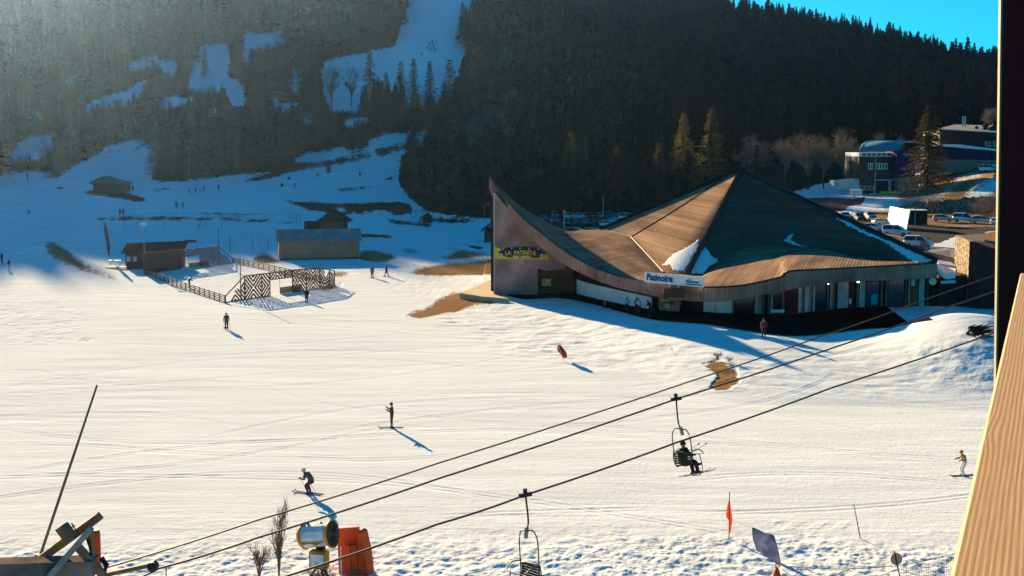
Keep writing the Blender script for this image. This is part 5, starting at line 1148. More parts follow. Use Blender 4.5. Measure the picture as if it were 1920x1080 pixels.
def chair(grip, ang, roll, label, name="lift_chair", drop=2.75):
    t = empty(name, tuple(grip), ang, label, "lift chair"); t.rotation_euler = (roll, 0, ang); t.scale = (.88, .84, .93)   # local +X: direction of travel
    def tb(nm, paths, r, m='darkmetal'):
        for p in paths: mb = MB(); mb.tube(refine([Vector(q_) for q_ in p], 3), r, 7); mb.build(nm, M[m], t, smooth=True)
    mb = MB(); mb.box((0,0,0), (.55,.12,.14)); mb.box((0,0,.12), (.12,.1,.2)); mb.build("grip", M['darkmetal'], t)
    tb("hanger", [[(0,0,0),(-.06,0,-.5),(-.08,0,-1.0),(.02,0,-1.25)]], .036)
    mb = MB(); mb.beam((.0,0,-1.15), (.06,0,-1.5), .12, .1); mb.build("joint", M['metal'], t)
    z = -drop
    tb("bail", [[(.02,0,-1.25),(-.02,.35,-1.2),(-.05,.56,-1.5),(-.06,.58,-2.2),(-.05,.56,z+.02),(.1,.55,z)], [(.02,0,-1.25),(.0,-.35,-1.3),(-.05,-.56,-1.6),(-.06,-.58,-2.2),(-.05,-.56,z+.02),(.1,-.55,z)]], .024)
    tb("seat_frame", [[(-.12,-.56,z+.55),(-.08,-.56,z+.05),(.42,-.56,z),(.5,0,z),(.42,.56,z),(-.08,.56,z+.05),(-.12,.56,z+.55),(-.12,0,z+.58),(-.12,-.56,z+.55)]], .026)
    mb = MB()
    for k in range(6): mb.box((.0+.085*k, 0, z+.04), (.065, 1.08, .03))
    mb.build("seat", M['hutwood2'], t)
    mb = MB()
    for k in range(5): mb.box((-.11, 0, z+.14+.095*k), (.03, 1.08, .075))
    mb.build("backrest", M['hutwood2'], t)
    tb("safety_bar", [[(-.12,-.6,z+.6),(.3,-.62,z+.62),(.62,-.55,z+.42),(.68,0,z+.40),(.62,.55,z+.42),(.3,.62,z+.62),(-.12,.6,z+.6)]], .022)
    tb("footrest", [[(.6,-.3,z+.42),(.68,-.3,z-.1),(.5,-.3,z-.42),(.5,.3,z-.42),(.68,.3,z-.1),(.6,.3,z+.42)]], .02)
    return t
M['hutwood2'] = mat("dark_seat_slats", (.05, .025, .018), .6, noise=(4, .4))
ca_ = math.atan2(13, 17)
ch1 = chair(P(1268,748,48), ca_, R(-13), "lift chair with a rider in black hanging from the middle cable over the piste")
ch2 = chair(P(985,928,40), ca_+math.pi, R(4), "empty lift chair hanging from the lowest cable, cut off by the bottom edge", drop=3.0)
Mr = Matrix.Translation(ch1.location) @ ch1.rotation_euler.to_matrix().to_4x4()
pr = person((0, 0, 0), 0, 'sit', "rider in black with skis and a pole, seated on the lift chair over the piste", 'black', 'black', hatc='black', skis=1, poles=1, bulk=1.5)
pr.matrix_world = Mr @ Matrix.Translation((.02, .08, (-2.75-.42)*.93)) @ Matrix.Rotation(-math.pi/2, 4, 'Z')
# ------ lift station parts, bottom left
st = empty("lift_station", tuple(P(100,1080,34)), 0, "grey and rust lift station head with crossing beams in the lower left corner", "lift station")
YS = 34.0
def sb(nm, a, b, w, h, m, y=YS):
    mb = MB(); mb.beam(P(a[0], a[1], y), P(b[0], b[1], y+.1), w, h); return mb.build(nm, m, st, world=True)
M['beamgrey'] = mat("grey_painted_beam", (.20, .15, .13), .9, 0, 0.0, noise=(1.5, .5)); M['rust'] = mat("rusty_timber_beam", (.26, .14, .085), .75, noise=(3, .5))
sb("main_beam", (-60,1072), (178,1064), .5, .42, M['beamgrey']); sb("flange", (-60,1055), (180,1048), .6, .05, M['beamgrey'])
sb("timber_beam", (74,1050), (188,967), .22, .22, M['rust'], 34.6)
mb = MB(); mb.beam(P(108,1024,34.45), P(126,1011,34.45), .19, .2); mb.build("yellow_sleeve", mat("yellow_enamel", (.55,.25,.01), .5), st, world=True)
sb("strut", (85,1090), (172,990), .15, .16, M['metal'], 33.7); sb("strut", (143,1022), (200,1086), .16, .2, M['rust'], 33.9); sb("strut", (168,992), (176,1050), .1, .12, M['rust'], 34.1)
mb = MB(); mb.lathe(P(136,1014,33.9), [(.19,0),(.2,.02),(.2,.5),(.18,.52)], 14, axis=(-.42,0,.6)); mb.build("cylinder", M['rust'], st, world=True)
mb = MB(); mb.tube([P(134,980,33.9), P(141,992,33.9), P(150,1002,33.9)], .02, 5); mb.beam(P(126,995,33.9), P(140,985,33.9), .03); mb.build("bolt", M['darkmetal'], st, world=True)
sb("pulley_arm", (196,1078), (279,1060), .1, .12, M['rust'], 35.2)
mb = MB(); mb.lathe(P(287,1062,35.2)+Vector((0,-.1,0)), [(.05,-.02),(.15,0),(.13,.1),(.15,.2),(.05,.22)], 12, axis=(0,1,0)); mb.build("pulley", M['darkmetal'], st, world=True)
mb = MB(); mb.tube([P(195,1076,34.1), P(200,1060,34.2), P(190,1046,34.2)], .08, 7); mb.tube([P(160,1002,34.0), P(168,1025,34.0), P(172,1048,34.0)], .03, 5); mb.build("hose", M['black'], st, world=True)
mb = MB(); mb.lathe(P(181,1062,34.9), [(.12,0),(.13,.05),(.135,.95),(.10,1.06)], 14); p_ = mb.build("crash_pad", mat("red_crash_pad", (.62,.07,.02), .6, noise=(3,.25)), None, label="rounded upright red crash pad beside the crossed lift beams", cat="crash pad")
t = empty("leaning_pole", tuple(P(74,1046,36)), 0, "long thin pole leaning to the right, rising from the lift station into the piste", "pole"); mb = MB(); mb.tube([P(74,1046,36), P(128,884,36.1), P(182,722,36.2)], [.045,.04,.03], 7); mb.build("pole", M['post'], t, world=True)
mb = MB(); mb.lathe(P(72,1044,36), [(.14,-.1),(.15,0),(.09,.08)], 8); mb.build("foot", mat("rust_red_foot", (.3,.08,.04), .7), t, world=True)
pole("short_post", "short dark post under the middle cable, right of the pulley", "post", 312, 1092, 1061, .03, 'darkmetal', y=44)
# ------ snow cannon
Yc = 57.0; cc = P(596,1003,Yc); sn = empty("snow_cannon", tuple(cc), 0, "yellow and white barrel-shaped snow cannon standing at the bottom edge", "snow cannon")
ax = Vector((.93, -.34, .16)).normalized(); M['canyellow'] = mat("cannon_yellow", (.60, .27, .01), .5, noise=(3, .3)); M['canwhite'] = mat("cannon_white_shell", (.62, .66, .72), .35, spec=.4, noise=(2, .2))
def ring(nm, x0, x1, r0, r1, m, n=22):
    mb = MB(); mb.lathe(cc+ax*x0, [(r0-.05, 0), (r0, .01), ((r0+r1)/2+.01, (x1-x0)/2), (r1, x1-x0-.01), (r1-.05, x1-x0)], n, axis=ax); return mb.build(nm, m, sn, world=True, smooth=False)
ring("barrel", -.62, .58, .58, .52, M['canwhite'], 12); ring("rear_ring", -.85, -.62, .50, .64, M['canyellow']); ring("front_ring", .58, .78, .56, .66, M['canyellow'])
mb = MB(); mb.lathe(cc+ax*.78, [(.02,0),(.58,.0),(.58,.02),(.02,.03)], 20, axis=ax)
for k in range(12): a_ = k*math.pi/6; s_ = ax.cross(Vector((0,0,1))).normalized(); u_ = s_.cross(ax); mb.beam(cc+ax*.82+(s_*math.cos(a_)+u_*math.sin(a_))*.1, cc+ax*.82+(s_*math.cos(a_)+u_*math.sin(a_))*.6, .03)
mb.build("nozzle_ring", M['darkmetal'], sn, world=True)
s_ = ax.cross(Vector((0,0,1))).normalized(); u_ = s_.cross(ax); fr_ = s_ if s_.y < 0 else -s_
for z0, z1, m in ((-.30, -.18, 'canyellow'),): mb = MB(); mb.prism([cc+ax*-.6+fr_*.56+u_*z0, cc+ax*-.1+fr_*.60+u_*(z0+.08), cc+ax*.2+fr_*.60+u_*(z0-.02), cc+ax*.6+fr_*.56+u_*(z0+.1), cc+ax*.6+fr_*.56+u_*z1, cc+ax*-.6+fr_*.56+u_*z1], tuple(fr_*.05)); mb.build("trim", M[m], sn, world=True)
mb = MB(); mb.box(cc+Vector((.08,-.25,-1.06)), (.80,.5,.78), R(-12)); mb.build("control_box", M['canyellow'], sn, world=True)
mb = MB(); mb.box(cc+Vector((.03,-.53,-1.06)), (.62,.03,.6), R(-12)); mb.build("panel", M['canwhite'], sn, world=True)
mb = MB(); mb.box(cc+Vector((.12,.0,-.62)), (.34,.34,.3), R(-12)); mb.build("neck", M['darkmetal'], sn, world=True)
for i, (dx, dy) in enumerate([(-.7,-.5),(.8,-.5),(.1,.8)]): mb = MB(); gz = Hs(cc.x+dx, cc.y+dy); mb.beam(cc+Vector((.08,0,-1.3)), (cc.x+dx, cc.y+dy, gz), .09); mb.build("leg", M['darkmetal'], sn, world=True)
mb = MB()
for x in (-.4, -.32, .3, .38): mb.box(cc+ax*x+u_*.58+fr_*.1, (.05,.12,.07))
mb.build("latch", M['darkmetal'], sn, world=True)
M['mat_red'] = mat("orange_red_mat", (.55, .065, .012), .6, noise=(1.5, .35))
mt = empty("crash_mat", tuple(P(665,1080,59)), 0, "pair of tall orange-red crash mats standing right of the snow cannon", "crash mat")
mb = MB(); mb.prism([P(632,991,58.5), P(671,988,58.5), P(674,1004,58.5), P(662,1030,58.5), P(660,1095,58.5), P(636,1095,58.5)], (.05,.12,0)); mb.build("mat_panel", M['mat_red'], mt, world=True)
mb = MB(); mb.prism([P(671,997,58.3), P(676,1000,58.3), P(684,1035,58.3), P(692,1100,58.3), P(652,1100,58.3), P(648,1024,58.3), P(668,1022,58.3)], (.25,.6,0)); mb.build("mat_panel", M['mat_red'], mt, world=True)
for uu in (655, 668): mb = MB(); mb.tube([P(uu,1012,58.2), P(uu+3,1050,58.15), P(uu+5,1095,58.15)], .02, 4); mb.build("strap", M['black'], mt, world=True)
pole("marker_pole", "short white pole in front of the orange-red crash mats", "pole", 640, 1100, 1021, .05, 'offwhite', y=57.4)
bare_tree(525, 1112, 918, "tall bare reddish sapling with thin upright twigs left of the snow cannon", y=54, seed=201, spread=.30, m='twigs_red', n1=7, depth=3, cat_="shrub", name="bare_shrub", wide=.75)
bare_tree(487, 1112, 985, "low bare thicket of fine reddish twigs, leftmost at the bottom edge", y=55, seed=202, spread=.5, m='twigs_red', n1=7, depth=3, cat_="shrub", name="bare_shrub", wide=.9)
bare_tree(600, 1120, 1042, "dry brown brush under the snow cannon", y=55.5, seed=203, spread=.8, m='twigs_red', n1=9, depth=3, cat_="shrub", name="bare_shrub", wide=1.5)
bare_tree(668, 1125, 1048, "dry brush in front of the orange-red crash mats", y=56.5, seed=204, spread=.7, m='twigs_red', n1=8, depth=3, cat_="shrub", name="bare_shrub", wide=1.2)
def translucent(m, f=.45):
    q = N(m); c = q.b.inputs['Base Color']; tr_ = q.n('ShaderNodeBsdfTranslucent'); mx_ = q.n('ShaderNodeMixShader'); mx_.inputs[0].default_value = f
    if c.is_linked: q.l(c.links[0].from_socket, tr_.inputs[0])
    else: tr_.inputs[0].default_value = c.default_value
    q.l(q.b.outputs[0], mx_.inputs[1]); q.l(tr_.outputs[0], mx_.inputs[2]); q.l(mx_.outputs[0], m.node_tree.nodes['Material Output'].inputs['Surface'])
# ------ flags
M['orange_cloth'] = mat("orange_flag_cloth", (.85, .16, .07), .7); M['blue_cloth'] = mat("blue_grey_cloth", (.28, .28, .42), .8, noise=(2, .4))
translucent(M['orange_cloth']); translucent(M['blue_cloth'], .5)
g = G(1367,1013); y = g.y; t = empty("marker_flag", tuple(g), 0, "slim orange flag on a thin pole at the lower right edge of the piste", "flag"); mb = MB(); mb.tube([g-Vector((0,0,.2)), P(1368,923,y)], .022, 5); mb.build("pole", M['darkmetal'], t, world=True)
mb = MB(); mb.prism([P(1366,938,y), P(1369,955,y), P(1372,975,y), P(1369,992,y), P(1368,1000,y), P(1366,975,y), P(1361,968,y), P(1363,952,y)], (.05,.02,0)); mb.build("cloth", M['orange_cloth'], t, world=True)
g = G(1059,679); y = g.y; t = empty("marker_flag", tuple(g), 0, "small red flag leaning on the bumpy slope below the rink, casting a diamond shadow", "flag"); mb = MB(); mb.tube([g-Vector((0,0,.2)), P(1045,643,y)], .03, 5); mb.build("pole", M['offwhite'], t, world=True)
mb = MB(); mb.prism([P(1045,648,y), P(1055,660,y), P(1057,664,y), P(1058,672,y), P(1050,663,y), P(1045,657,y)], (.3,.5,0)); mb.build("cloth", CL['red'], t, world=True)
y = 58.0; t = empty("banner_flag", tuple(P(1455,1090,y)), 0, "blue-grey cloth flag tied to a short red cone at the bottom edge", "flag")
rows = []
for i in range(9):
    a = P(1410,989,y).lerp(P(1452,1005,y), i/8); b = P(1418,1032,y).lerp(P(1466,1062,y), i/8); m1 = P(1412,1012,y).lerp(P(1460,1036,y), i/8)
    rows.append([q_+Vector((0, .12*math.sin(i*1.1+k*1.3), 0)) for k, q_ in enumerate([a, a.lerp(m1,.5), m1, m1.lerp(b,.5), b])])
mb = MB(); mb.grid(rows); o = mb.build("cloth", M['blue_cloth'], t, world=True, smooth=True); solidify(o, .02)
mb = MB(); mb.tube([P(1463,1062,y), P(1455,1055,y), P(1454,1100,y)], .03, 5); mb.build("pole", M['darkmetal'], t, world=True)
mb = MB(); mb.lathe(P(1456,1100,y), [(.28,0),(.24,.4),(.12,.78),(.05,.92)], 12); mb.build("cone", M['mat_red'], t, world=True)
pole("marker_pole", "thin dark leaning pole standing alone between orange flag and pink disc", "pole", 1613, 1013, 943, .03, 'darkmetal')
pl = [o for o in bpy.data.objects if o.get('label', '').startswith('thin dark leaning')][0]; pl.rotation_euler = (0, R(-12), 0)
t = empty("disc_marker", tuple(P(1688,1084,58)), 0, "round pink disc on a dark leaning stake at the bottom right", "marker"); mb = MB(); mb.tube([P(1677,1034,58), P(1690,1095,58)], .035, 5); mb.build("stake", M['darkmetal'], t, world=True)
mb = MB(); mb.lathe(P(1680.7,1048,58.1), [(.02,-.015),(.29,-.015),(.29,.015),(.02,.015)], 20, axis=(.1,-1,.2)); mb.build("disc", mat("pale_pink_disc", (.42,.25,.22), .6), t, world=True)
t = empty("safety_net", tuple(P(1600,1070,57)), 0, "thin sagging ropes and mesh of a safety net along the bottom right edge", "net")
mb = MB(); mb.tube(refine([P(1372,975,62), P(1410,989,58), ], 3), .012, 4); mb.build("rope", M['post'], t, world=True)
mb = MB(); mb.tube(refine([P(1466,1061,57.9), P(1540,1066,57.6), P(1610,1066,57.4), P(1700,1058,57.2), P(1790,1038,57)], 4), .016, 4); mb.build("rope", M['post'], t, world=True)
for u0, u1 in ((1466,1507), (1507,1596), (1596,1686), (1686,1790)):
    mb = MB(); mb.tube(refine([P(u0,1066,57.5), P((u0+u1)/2,1080,57.4), P(u1,1066 if u1 < 1700 else 1044,57.2)], 5), .014, 4); mb.build("rope", M['post'], t, world=True)
mb = MB(); mb.tube([P(1643,1020,60), P(1677,1034,58.2)], .012, 4); mb.build("rope", M['post'], t, world=True)
mb = MB()
for k in range(26): u = 1690+k*4.2; mb.tube([P(u, 1062-(u-1690)*.15, 57.2), P(u+1, 1090, 57.2)], .006, 3)
for k in range(6): mb.tube([P(1690, 1066+k*5, 57.2), P(1795, 1050+k*5, 57.2)], .006, 3)
mb.build("mesh", M['post'], t, world=True)
# ------ balcony post and handrail
pw = bpy.data.materials.new("pale_planed_pine"); pw.use_nodes = True; q = N(pw)
tc = q.n('ShaderNodeTexCoord'); mp = q.n('ShaderNodeMapping'); mp.inputs['Scale'].default_value = (1, .10, 1); q.l(tc.outputs['Object'], mp.inputs[0])
dis = q.n('ShaderNodeTexNoise', i_Scale=3.0, i_Detail=2); mpd = q.n('ShaderNodeMapping'); mpd.inputs['Scale'].default_value = (2.2, .25, 1); q.l(tc.outputs['Object'], mpd.inputs[0]); q.l(mpd.outputs[0], dis.inputs['Vector'])
vor = q.n('ShaderNodeTexVoronoi', i_Scale=1.0); mpk = q.n('ShaderNodeMapping'); mpk.inputs['Scale'].default_value = (7, 1.1, 1); mpk.inputs['Location'].default_value = (.3, .2, 0); q.l(tc.outputs['Object'], mpk.inputs[0]); q.l(mpk.outputs[0], vor.inputs['Vector'])
kn = q.n('ShaderNodeMapRange', i_1=.0, i_2=.30, i_3=1.0, i_4=0.0); q.l(vor.outputs['Distance'], kn.inputs[0])
sx = q.n('ShaderNodeSeparateXYZ'); q.l(mp.outputs[0], sx.inputs[0])
ph = q.math('ADD', q.math('MULTIPLY', sx.outputs[0], 330.0), q.math('ADD', q.math('MULTIPLY', dis.outputs[0], 6.0), q.math('MULTIPLY', q.math('POWER', kn.outputs[0], 2.0), 8.0)))
gr = q.math('POWER', q.math('ABSOLUTE', q.math('SINE', ph)), 2.2)
col = q.mix(gr, (.46,.245,.11), (.70,.42,.21))
k2 = q.n('ShaderNodeMapRange', i_1=.05, i_2=.0, i_3=0.0, i_4=.8); q.l(vor.outputs['Distance'], k2.inputs[0]); col = q.mix(k2.outputs[0], col, (.22,.10,.045))
fn = q.n('ShaderNodeTexNoise', i_Scale=1.0, i_Detail=6); mpf = q.n('ShaderNodeMapping'); mpf.inputs['Scale'].default_value = (240, 5, 1); q.l(tc.outputs['Object'], mpf.inputs[0]); q.l(mpf.outputs[0], fn.inputs['Vector'])
rf = q.n('ShaderNodeMapRange', i_1=.3, i_2=.7, i_3=.88, i_4=1.07); q.l(fn.outputs[0], rf.inputs[0]); col = q.mix(1.0, col, rf.outputs[0], 'MULTIPLY')
q.l(col, q.b.inputs['Base Color']); q.b.inputs['Roughness'].default_value = .6; q.b.inputs['Specular IOR Level'].default_value = .1
bp = q.n('ShaderNodeBump', i_Strength=.25, i_Distance=.002); q.l(fn.outputs[0], bp.inputs['Height']); q.l(bp.outputs[0], q.b.inputs['Normal'])
zr = 19.4; a = FL(1780, 1080, zr); b = FL(1913, 512, zr); d_ = (b-a).normalized(); a0 = a-d_*.9; L_ = (b-a0).length; ang = math.atan2(d_.y, d_.x)-math.pi/2
rail = empty("handrail", tuple(a0), ang, "wide pale pine handrail running away from the camera at the right edge", "handrail")
mb = MB(); w_ = .155; mb.v = []; prof_ = [(0,-.006),(.006,0),(w_-.006,0),(w_,-.006),(w_,-.045),(0,-.045)]
nY = 2; mb.grid([[(x, yy, z) for x, z in prof_+[prof_[0]]] for yy in (0, L_)]); mb.add([(x, L_, z) for x, z in prof_], [(0,1,2,3,4,5)]); mb.build("rail_board", pw, rail)
# balcony post behind the rail
M['postdark'] = mat("dark_stained_post", (.42, .010, .008), .7, noise=(2, .3))
Yp = 7.0; k0 = P(1882,0,Yp); k1 = P(1873,660,Yp); dirp = (k0-k1); top = k0+dirp*.6; bot = k1-dirp*1.2
ps = empty("balcony_post", tuple(k1), 0, "dark reddish-brown timber post filling the top right edge, behind the handrail", "post")
mb = MB(); mb.prism([bot, bot+Vector((.5,0,0)), top+Vector((.5,0,0)), top], (0,.045,0)); mb.build("post", M['postdark'], ps, world=True)
mb = MB(); e_ = Vector((-.012,.01,0)); mb.prism([bot+e_, bot+Vector((-.001,.01,0)), top+Vector((-.001,.01,0)), top+e_], (0,.03,0)); mb.build("edge_strip", mat("sunlit_post_edge", (.50,.33,.20), .7, noise=(6,.2)), ps, world=True)  # pale strip paints the sun on the post's left face
# ================================================================ CAR PARK AND BUILDINGS AT THE RIGHT
M['tyre'] = M['black']; M['rim'] = mat("alloy_rim", (.3,.3,.3), .4, .6); M['hl'] = mat("headlight_glass", (.6,.6,.58), .2, spec=.5); M['tl'] = mat("tail_light", (.3,.02,.02), .4)
CC = {k: mat("car_paint_"+k, c, .35, .1, spec=.4) for k, c in dict(white=(.75,.74,.72), silver=(.42,.42,.42), black=(.015,.014,.016), grey=(.10,.10,.11), teal=(.03,.25,.35), maroon=(.08,.012,.012)).items()}
SH = {  # side profiles: lower body and glasshouse (x forward)
 'hatch': (4.0, 1.7, [(-1.95,.35),(-1.98,.75),(-1.85,.98),(-.2,1.0),(1.0,.95),(1.75,.78),(1.95,.55),(1.95,.32)], [(-1.82,.96),(-1.5,1.38),(-.6,1.48),(.1,1.42),(.95,.96)]),
 'van': (4.4, 1.8, [(-2.15,.35),(-2.2,.9),(-2.15,1.1),(.5,1.1),(1.35,1.0),(2.0,.85),(2.18,.6),(2.18,.32)], [(-2.15,1.08),(-2.05,1.7),(-1.6,1.82),(.2,1.80),(.75,1.55),(1.4,1.02)]),
 'estate': (4.5, 1.75, [(-2.2,.35),(-2.25,.8),(-2.15,.98),(.2,1.0),(1.2,.93),(2.1,.76),(2.25,.52),(2.25,.3)], [(-2.1,.97),(-1.85,1.38),(-.8,1.48),(.1,1.42),(1.1,.95)]),
}
def build_car(kind):
    L, W, lo, hi = SH[kind]; t = empty("parked_car", (0, 0, 0), 0); mats = CC['white']
    def shell(name, prof_, w0, w1, m, zb, inset=0):
        # rounded across the width: narrow at the top
        zt = max(z for x, z in prof_); mb = MB(); cols_ = []
        for yy in (-1, -.8, .8, 1):
            r = []
            for x, z in prof_: f = (z-zb)/(zt-zb+1e-6); w = (w0+(w1-w0)*f)/2; sc_ = (.97 if abs(yy) == 1 else 1); r.append((x*sc_, yy*w, zb+(z-zb)*(.96 if abs(yy) == 1 else 1)))
            cols_.append(r)
        mb.grid(cols_); n = len(prof_); mb.f.append(tuple(range(n))); mb.m.append(0); mb.f.append(tuple(range(3*n, 4*n))[::-1]); mb.m.append(0)
        bt = [(cols_[k][0], cols_[k][-1]) for k in range(4)]
        mb.add([bt[0][0], bt[0][1], bt[3][1], bt[3][0]], [(0,1,2,3)])
        o = mb.build(name, m, t); return o
    b = shell("body", lo, W, W*.94, mats, .3); b.material_slots[0].link = 'OBJECT'; b.material_slots[0].material = mats
    g = shell("glasshouse", hi, W*.92, W*.74, M['glass'], min(z for x, z in hi))
    r = [(x, z) for x, z in hi if z > max(z for x, z in hi)-.14]; mb = MB(); x0, x1 = min(x for x, z in r), max(x for x, z in r); zt = max(z for x, z in hi)
    mb.grid([[(x, yy*W*.37, z+.02-(.03 if abs(yy) == 1 else 0)) for x, z in sorted(r)] for yy in (-1, -.6, .6, 1)]); o = mb.build("roof", mats, t); solidify(o, .03); o.material_slots[0].link = 'OBJECT'; o.material_slots[0].material = mats
    xs = [hi[0][0], (hi[0][0]+hi[-1][0])/2, hi[-1][0]]
    for sgn in (-1, 1):
        mb = MB(); w = W/2*.93
        for (x, z), (x2, z2) in ((hi[0], hi[1]), (hi[-1], hi[-2]), ((-.35, hi[0][1]), (-.3, zt-.04))):
            f = (z2-hi[0][1])/(zt-hi[0][1]); mb.beam((x, sgn*w, z), (x2, sgn*(W/2*(.93-.18*f)), z2), .07, .06)
        p = mb.build("pillar", mats, t); p.material_slots[0].link = 'OBJECT'; p.material_slots[0].material = mats
        for x in (-L*.31, L*.31):
            mb = MB(); mb.lathe((x, sgn*(W/2-.19), .32), [(.22,-.02),(.32,0),(.33,.1),(.32,.2),(.22,.21)], 14, axis=(0, sgn, 0)); wh = mb.build("wheel", M['tyre'], t)
            mb = MB(); mb.lathe((x, sgn*(W/2+.01), .32), [(.03,.0),(.20,.0),(.20,.02),(.03,.03)], 10, axis=(0, sgn, 0)); mb.build("rim", M['rim'], wh)
        mb = MB(); mb.box((L/2-.10, sgn*W*.34, .66), (.16,.34,.14)); mb.build("headlight", M['hl'], t)
        mb = MB(); mb.box((-L/2+.02, sgn*W*.38, .78), (.10,.18,.22)); mb.build("tail_light", M['tl'], t)
        mb = MB(); mb.box((.72, sgn*(W/2+.06), 1.0), (.12,.18,.12)); mb.build("mirror", M['black'], t)
    mb = MB(); mb.box((L/2-.02, 0, .45), (.08, W*.7, .2)); mb.box((L/2+.0, 0, .66), (.05, W*.34, .1)); mb.build("bumper_grille", M['black'], t)
    return t
PROTO = {k: build_car(k) for k in SH}; used_c = set()
def car(u, v, kind, paint, ang, label, group, y=None):
    g = G(u, v, 190) if y is None else P(u, v, y)
    t = PROTO[kind] if kind not in used_c else copy_tree(PROTO[kind]); used_c.add(kind)
    t.location = g+Vector((0, 0, .03)); t.rotation_euler = (0, 0, R(ang)); tag(t, label, "car", group)
    for c in t.children:
        if c.name.startswith(('body', 'roof', 'pillar')): c.material_slots[0].material = CC[paint]
    return t
GR = "cars parked at the right of the rink"; GL = "cars parked behind the swooping roof"
car(1585,411,'hatch','white',-95,"small white car seen nose-on, leftmost of the row above the roof's right slope",GR)
car(1610,413,'estate','black',-88,"black estate car nose-on, between the white and the silver car",GR)
car(1631,411,'hatch','silver',-88,"dark-fronted silver car nose-on, right end of the short shaded row",GR)
car(1657,424,'estate','silver',10,"silver car seen from the side, half hidden by the big white panel",GR)
car(1640,434,'hatch','white',-35,"little white car at an angle above the picket fence",GR)
car(1680,442,'van','white',-30,"white van with black roof bar parked under the big white panel",GR)
car(1722,464,'van','white',-25,"white van lowest in the lot, beside the end of the picket fence",GR)
car(1768,416,'hatch','silver',-22,"silver hatchback at the left end of the upper row below the stone bank",GR)
car(1808,417,'van','white',-25,"white people carrier in the middle of the upper row below the stone bank",GR)
car(1842,419,'estate','silver',-20,"silver car behind bare twigs, third in the upper row",GR)
car(1876,423,'hatch','white',-20,"white car cut by the balcony post, last in the upper row",GR)
for u, v, k, c, a, lab in [(1020,416,'estate','black',-80,"black car at the far left of the rear lot, against the swooping roof"),(1041,408,'hatch','silver',-90,"silver car with teal neighbour in front, back row left"),
    (1039,419,'hatch','teal',-90,"teal car, only blue one in the rear lot"),(1067,411,'estate','white',-75,"white car directly behind the globe lamp"),(1087,411,'hatch','white',-70,"bright white car, middle of the back row"),
    (1104,411,'hatch','black',-80,"black car between bright white one and the silver one in the back row"),(1125,410,'estate','silver',-70,"silver car right beside the bare mast"),(1147,411,'van','grey',-60,"grey van at the right end of the back row"),
    (1060,424,'estate','black',-85,"black car in the second row just right of the globe lamp"),(1079,423,'hatch','maroon',-80,"dark maroon car in the second row"),(1097,424,'estate','black',-80,"black car in the second row, right of the maroon one"),(1115,420,'van','grey',-75,"dark grey people carrier in the second row"),
    (1135,426,'hatch','white',-75,"white car nose-on at the right end of the second row"),(1083,441,'estate','white',-20,"white car roof nearest behind the roof edge, left one"),(1115,441,'estate','silver',-20,"pale car roof nearest behind the roof edge, right one"),
    (1156,421,'estate','white',-55,"white car tucked behind the rising roof slope"),(1178,414,'van','white',-25,"long white van by the rising roof edge"),(1199,407,'estate','maroon',-30,"dark car peeping over the upper roof edge")]:
    car(u, v, k, c, a, lab, GL)
# --- big white panel and its dark twin
t = empty("white_panel", tuple(P(1683,428,236)), 0, "large blank white tilted panel standing among the parked cars", "panel")
mb = MB(); mb.prism([P(1669,387,242), P(1705.5,394,230), P(1699,430,228), P(1663,421,240)], (.25,.1,0)); mb.build("board", M['white'], t, world=True)
for u, v in ((1668,423),(1696,430)): mb = MB(); mb.beam(P(u,v-6,235.5), P(u,v-6,235.5)-Vector((0,0,1.2)), .15); mb.build("leg", M['darkmetal'], t, world=True)
t = empty("container", tuple(P(1722,430,244)), 0, "dark red box container standing right of the big white panel", "container"); mb = MB(); p = P(1721,412,244); mb.box((p.x,p.y+1.5,p.z-.2), (3.6,3,3.9)); mb.build("body", M['darkwood'], t, world=True)
mb = MB(); mb.box((p.x,p.y+1.5,p.z+1.8), (3.7,3.1,.1)); mb.build("roof", M['snow'], t, world=True)
pole("lamp_post", "pale thin post in front of the dark container", "post", 1715, 430, 384, .09, 'offwhite', y=238)
pole("flag_pole", "pale tall pole in front of the brown wall of the blue-roofed building", "pole", 1640, 360, 288, .10, 'offwhite', y=322)
# --- picket fence by the lower lot
pf = empty("picket_fence", tuple(P(1645,448,208)), 0, "pale picket fence with thick top rail along the lower edge of the car park", "fence")
a, b = P(1642,446,209), P(1738,470,196); n = 46; prev = None
for k in range(n):
    p = a.lerp(b, k/(n-1)); p.z = Hs(p.x, p.y); mb = MB(); mb.box(p+Vector((0,0,.6)), (.14,.06,1.2)); mb.build("picket", M['palepost'], pf, world=True)
mb = MB(); a.z = Hs(a.x,a.y); b.z = Hs(b.x,b.y); mb.beam(a+Vector((0,0,1.25)), b+Vector((0,0,1.25)), .3, .14); mb.build("top_rail", M['palepost'], pf, world=True)
for (u0,v0,u1,v1,y,lab) in [(1732,474,1792,484,172,"dark rail and parapet over the lower ramp beside the stone wall"),(1738,462,1790,466,190,"short dark railing on the upper ramp, left of the stone wall")]:
    a, b = P(u0,v0,y), P(u1,v1,y-4); t = empty("railing", tuple(a), 0, lab, "railing"); mb = MB(); mb.beam(a, b, .12); mb.build("top_rail", M['darkmetal'], t, world=True)
    for k in range(8): mb = MB(); p = a.lerp(b, k/7); mb.beam(p, p-Vector((0,0,1.1)), .07); mb.build("post", M['darkmetal'], t, world=True)
t = empty("ramp_wall", tuple(P(1735,480,168)), 0, "pale timber parapet slanting down to the stone wall behind the rink's right corner", "parapet")
mb = MB(); mb.prism([P(1735,471,170), P(1792,484,166), P(1792,497,166), P(1748,487,170)], (0,.3,0)); mb.build("parapet", M['palepost'], t, world=True)
mb = MB(); mb.prism([P(1726,470,171), P(1735,471,171), P(1764,489,169), P(1755,489,169)], (0,.3,0)); mb.build("parapet", M['palepost'], t, world=True)
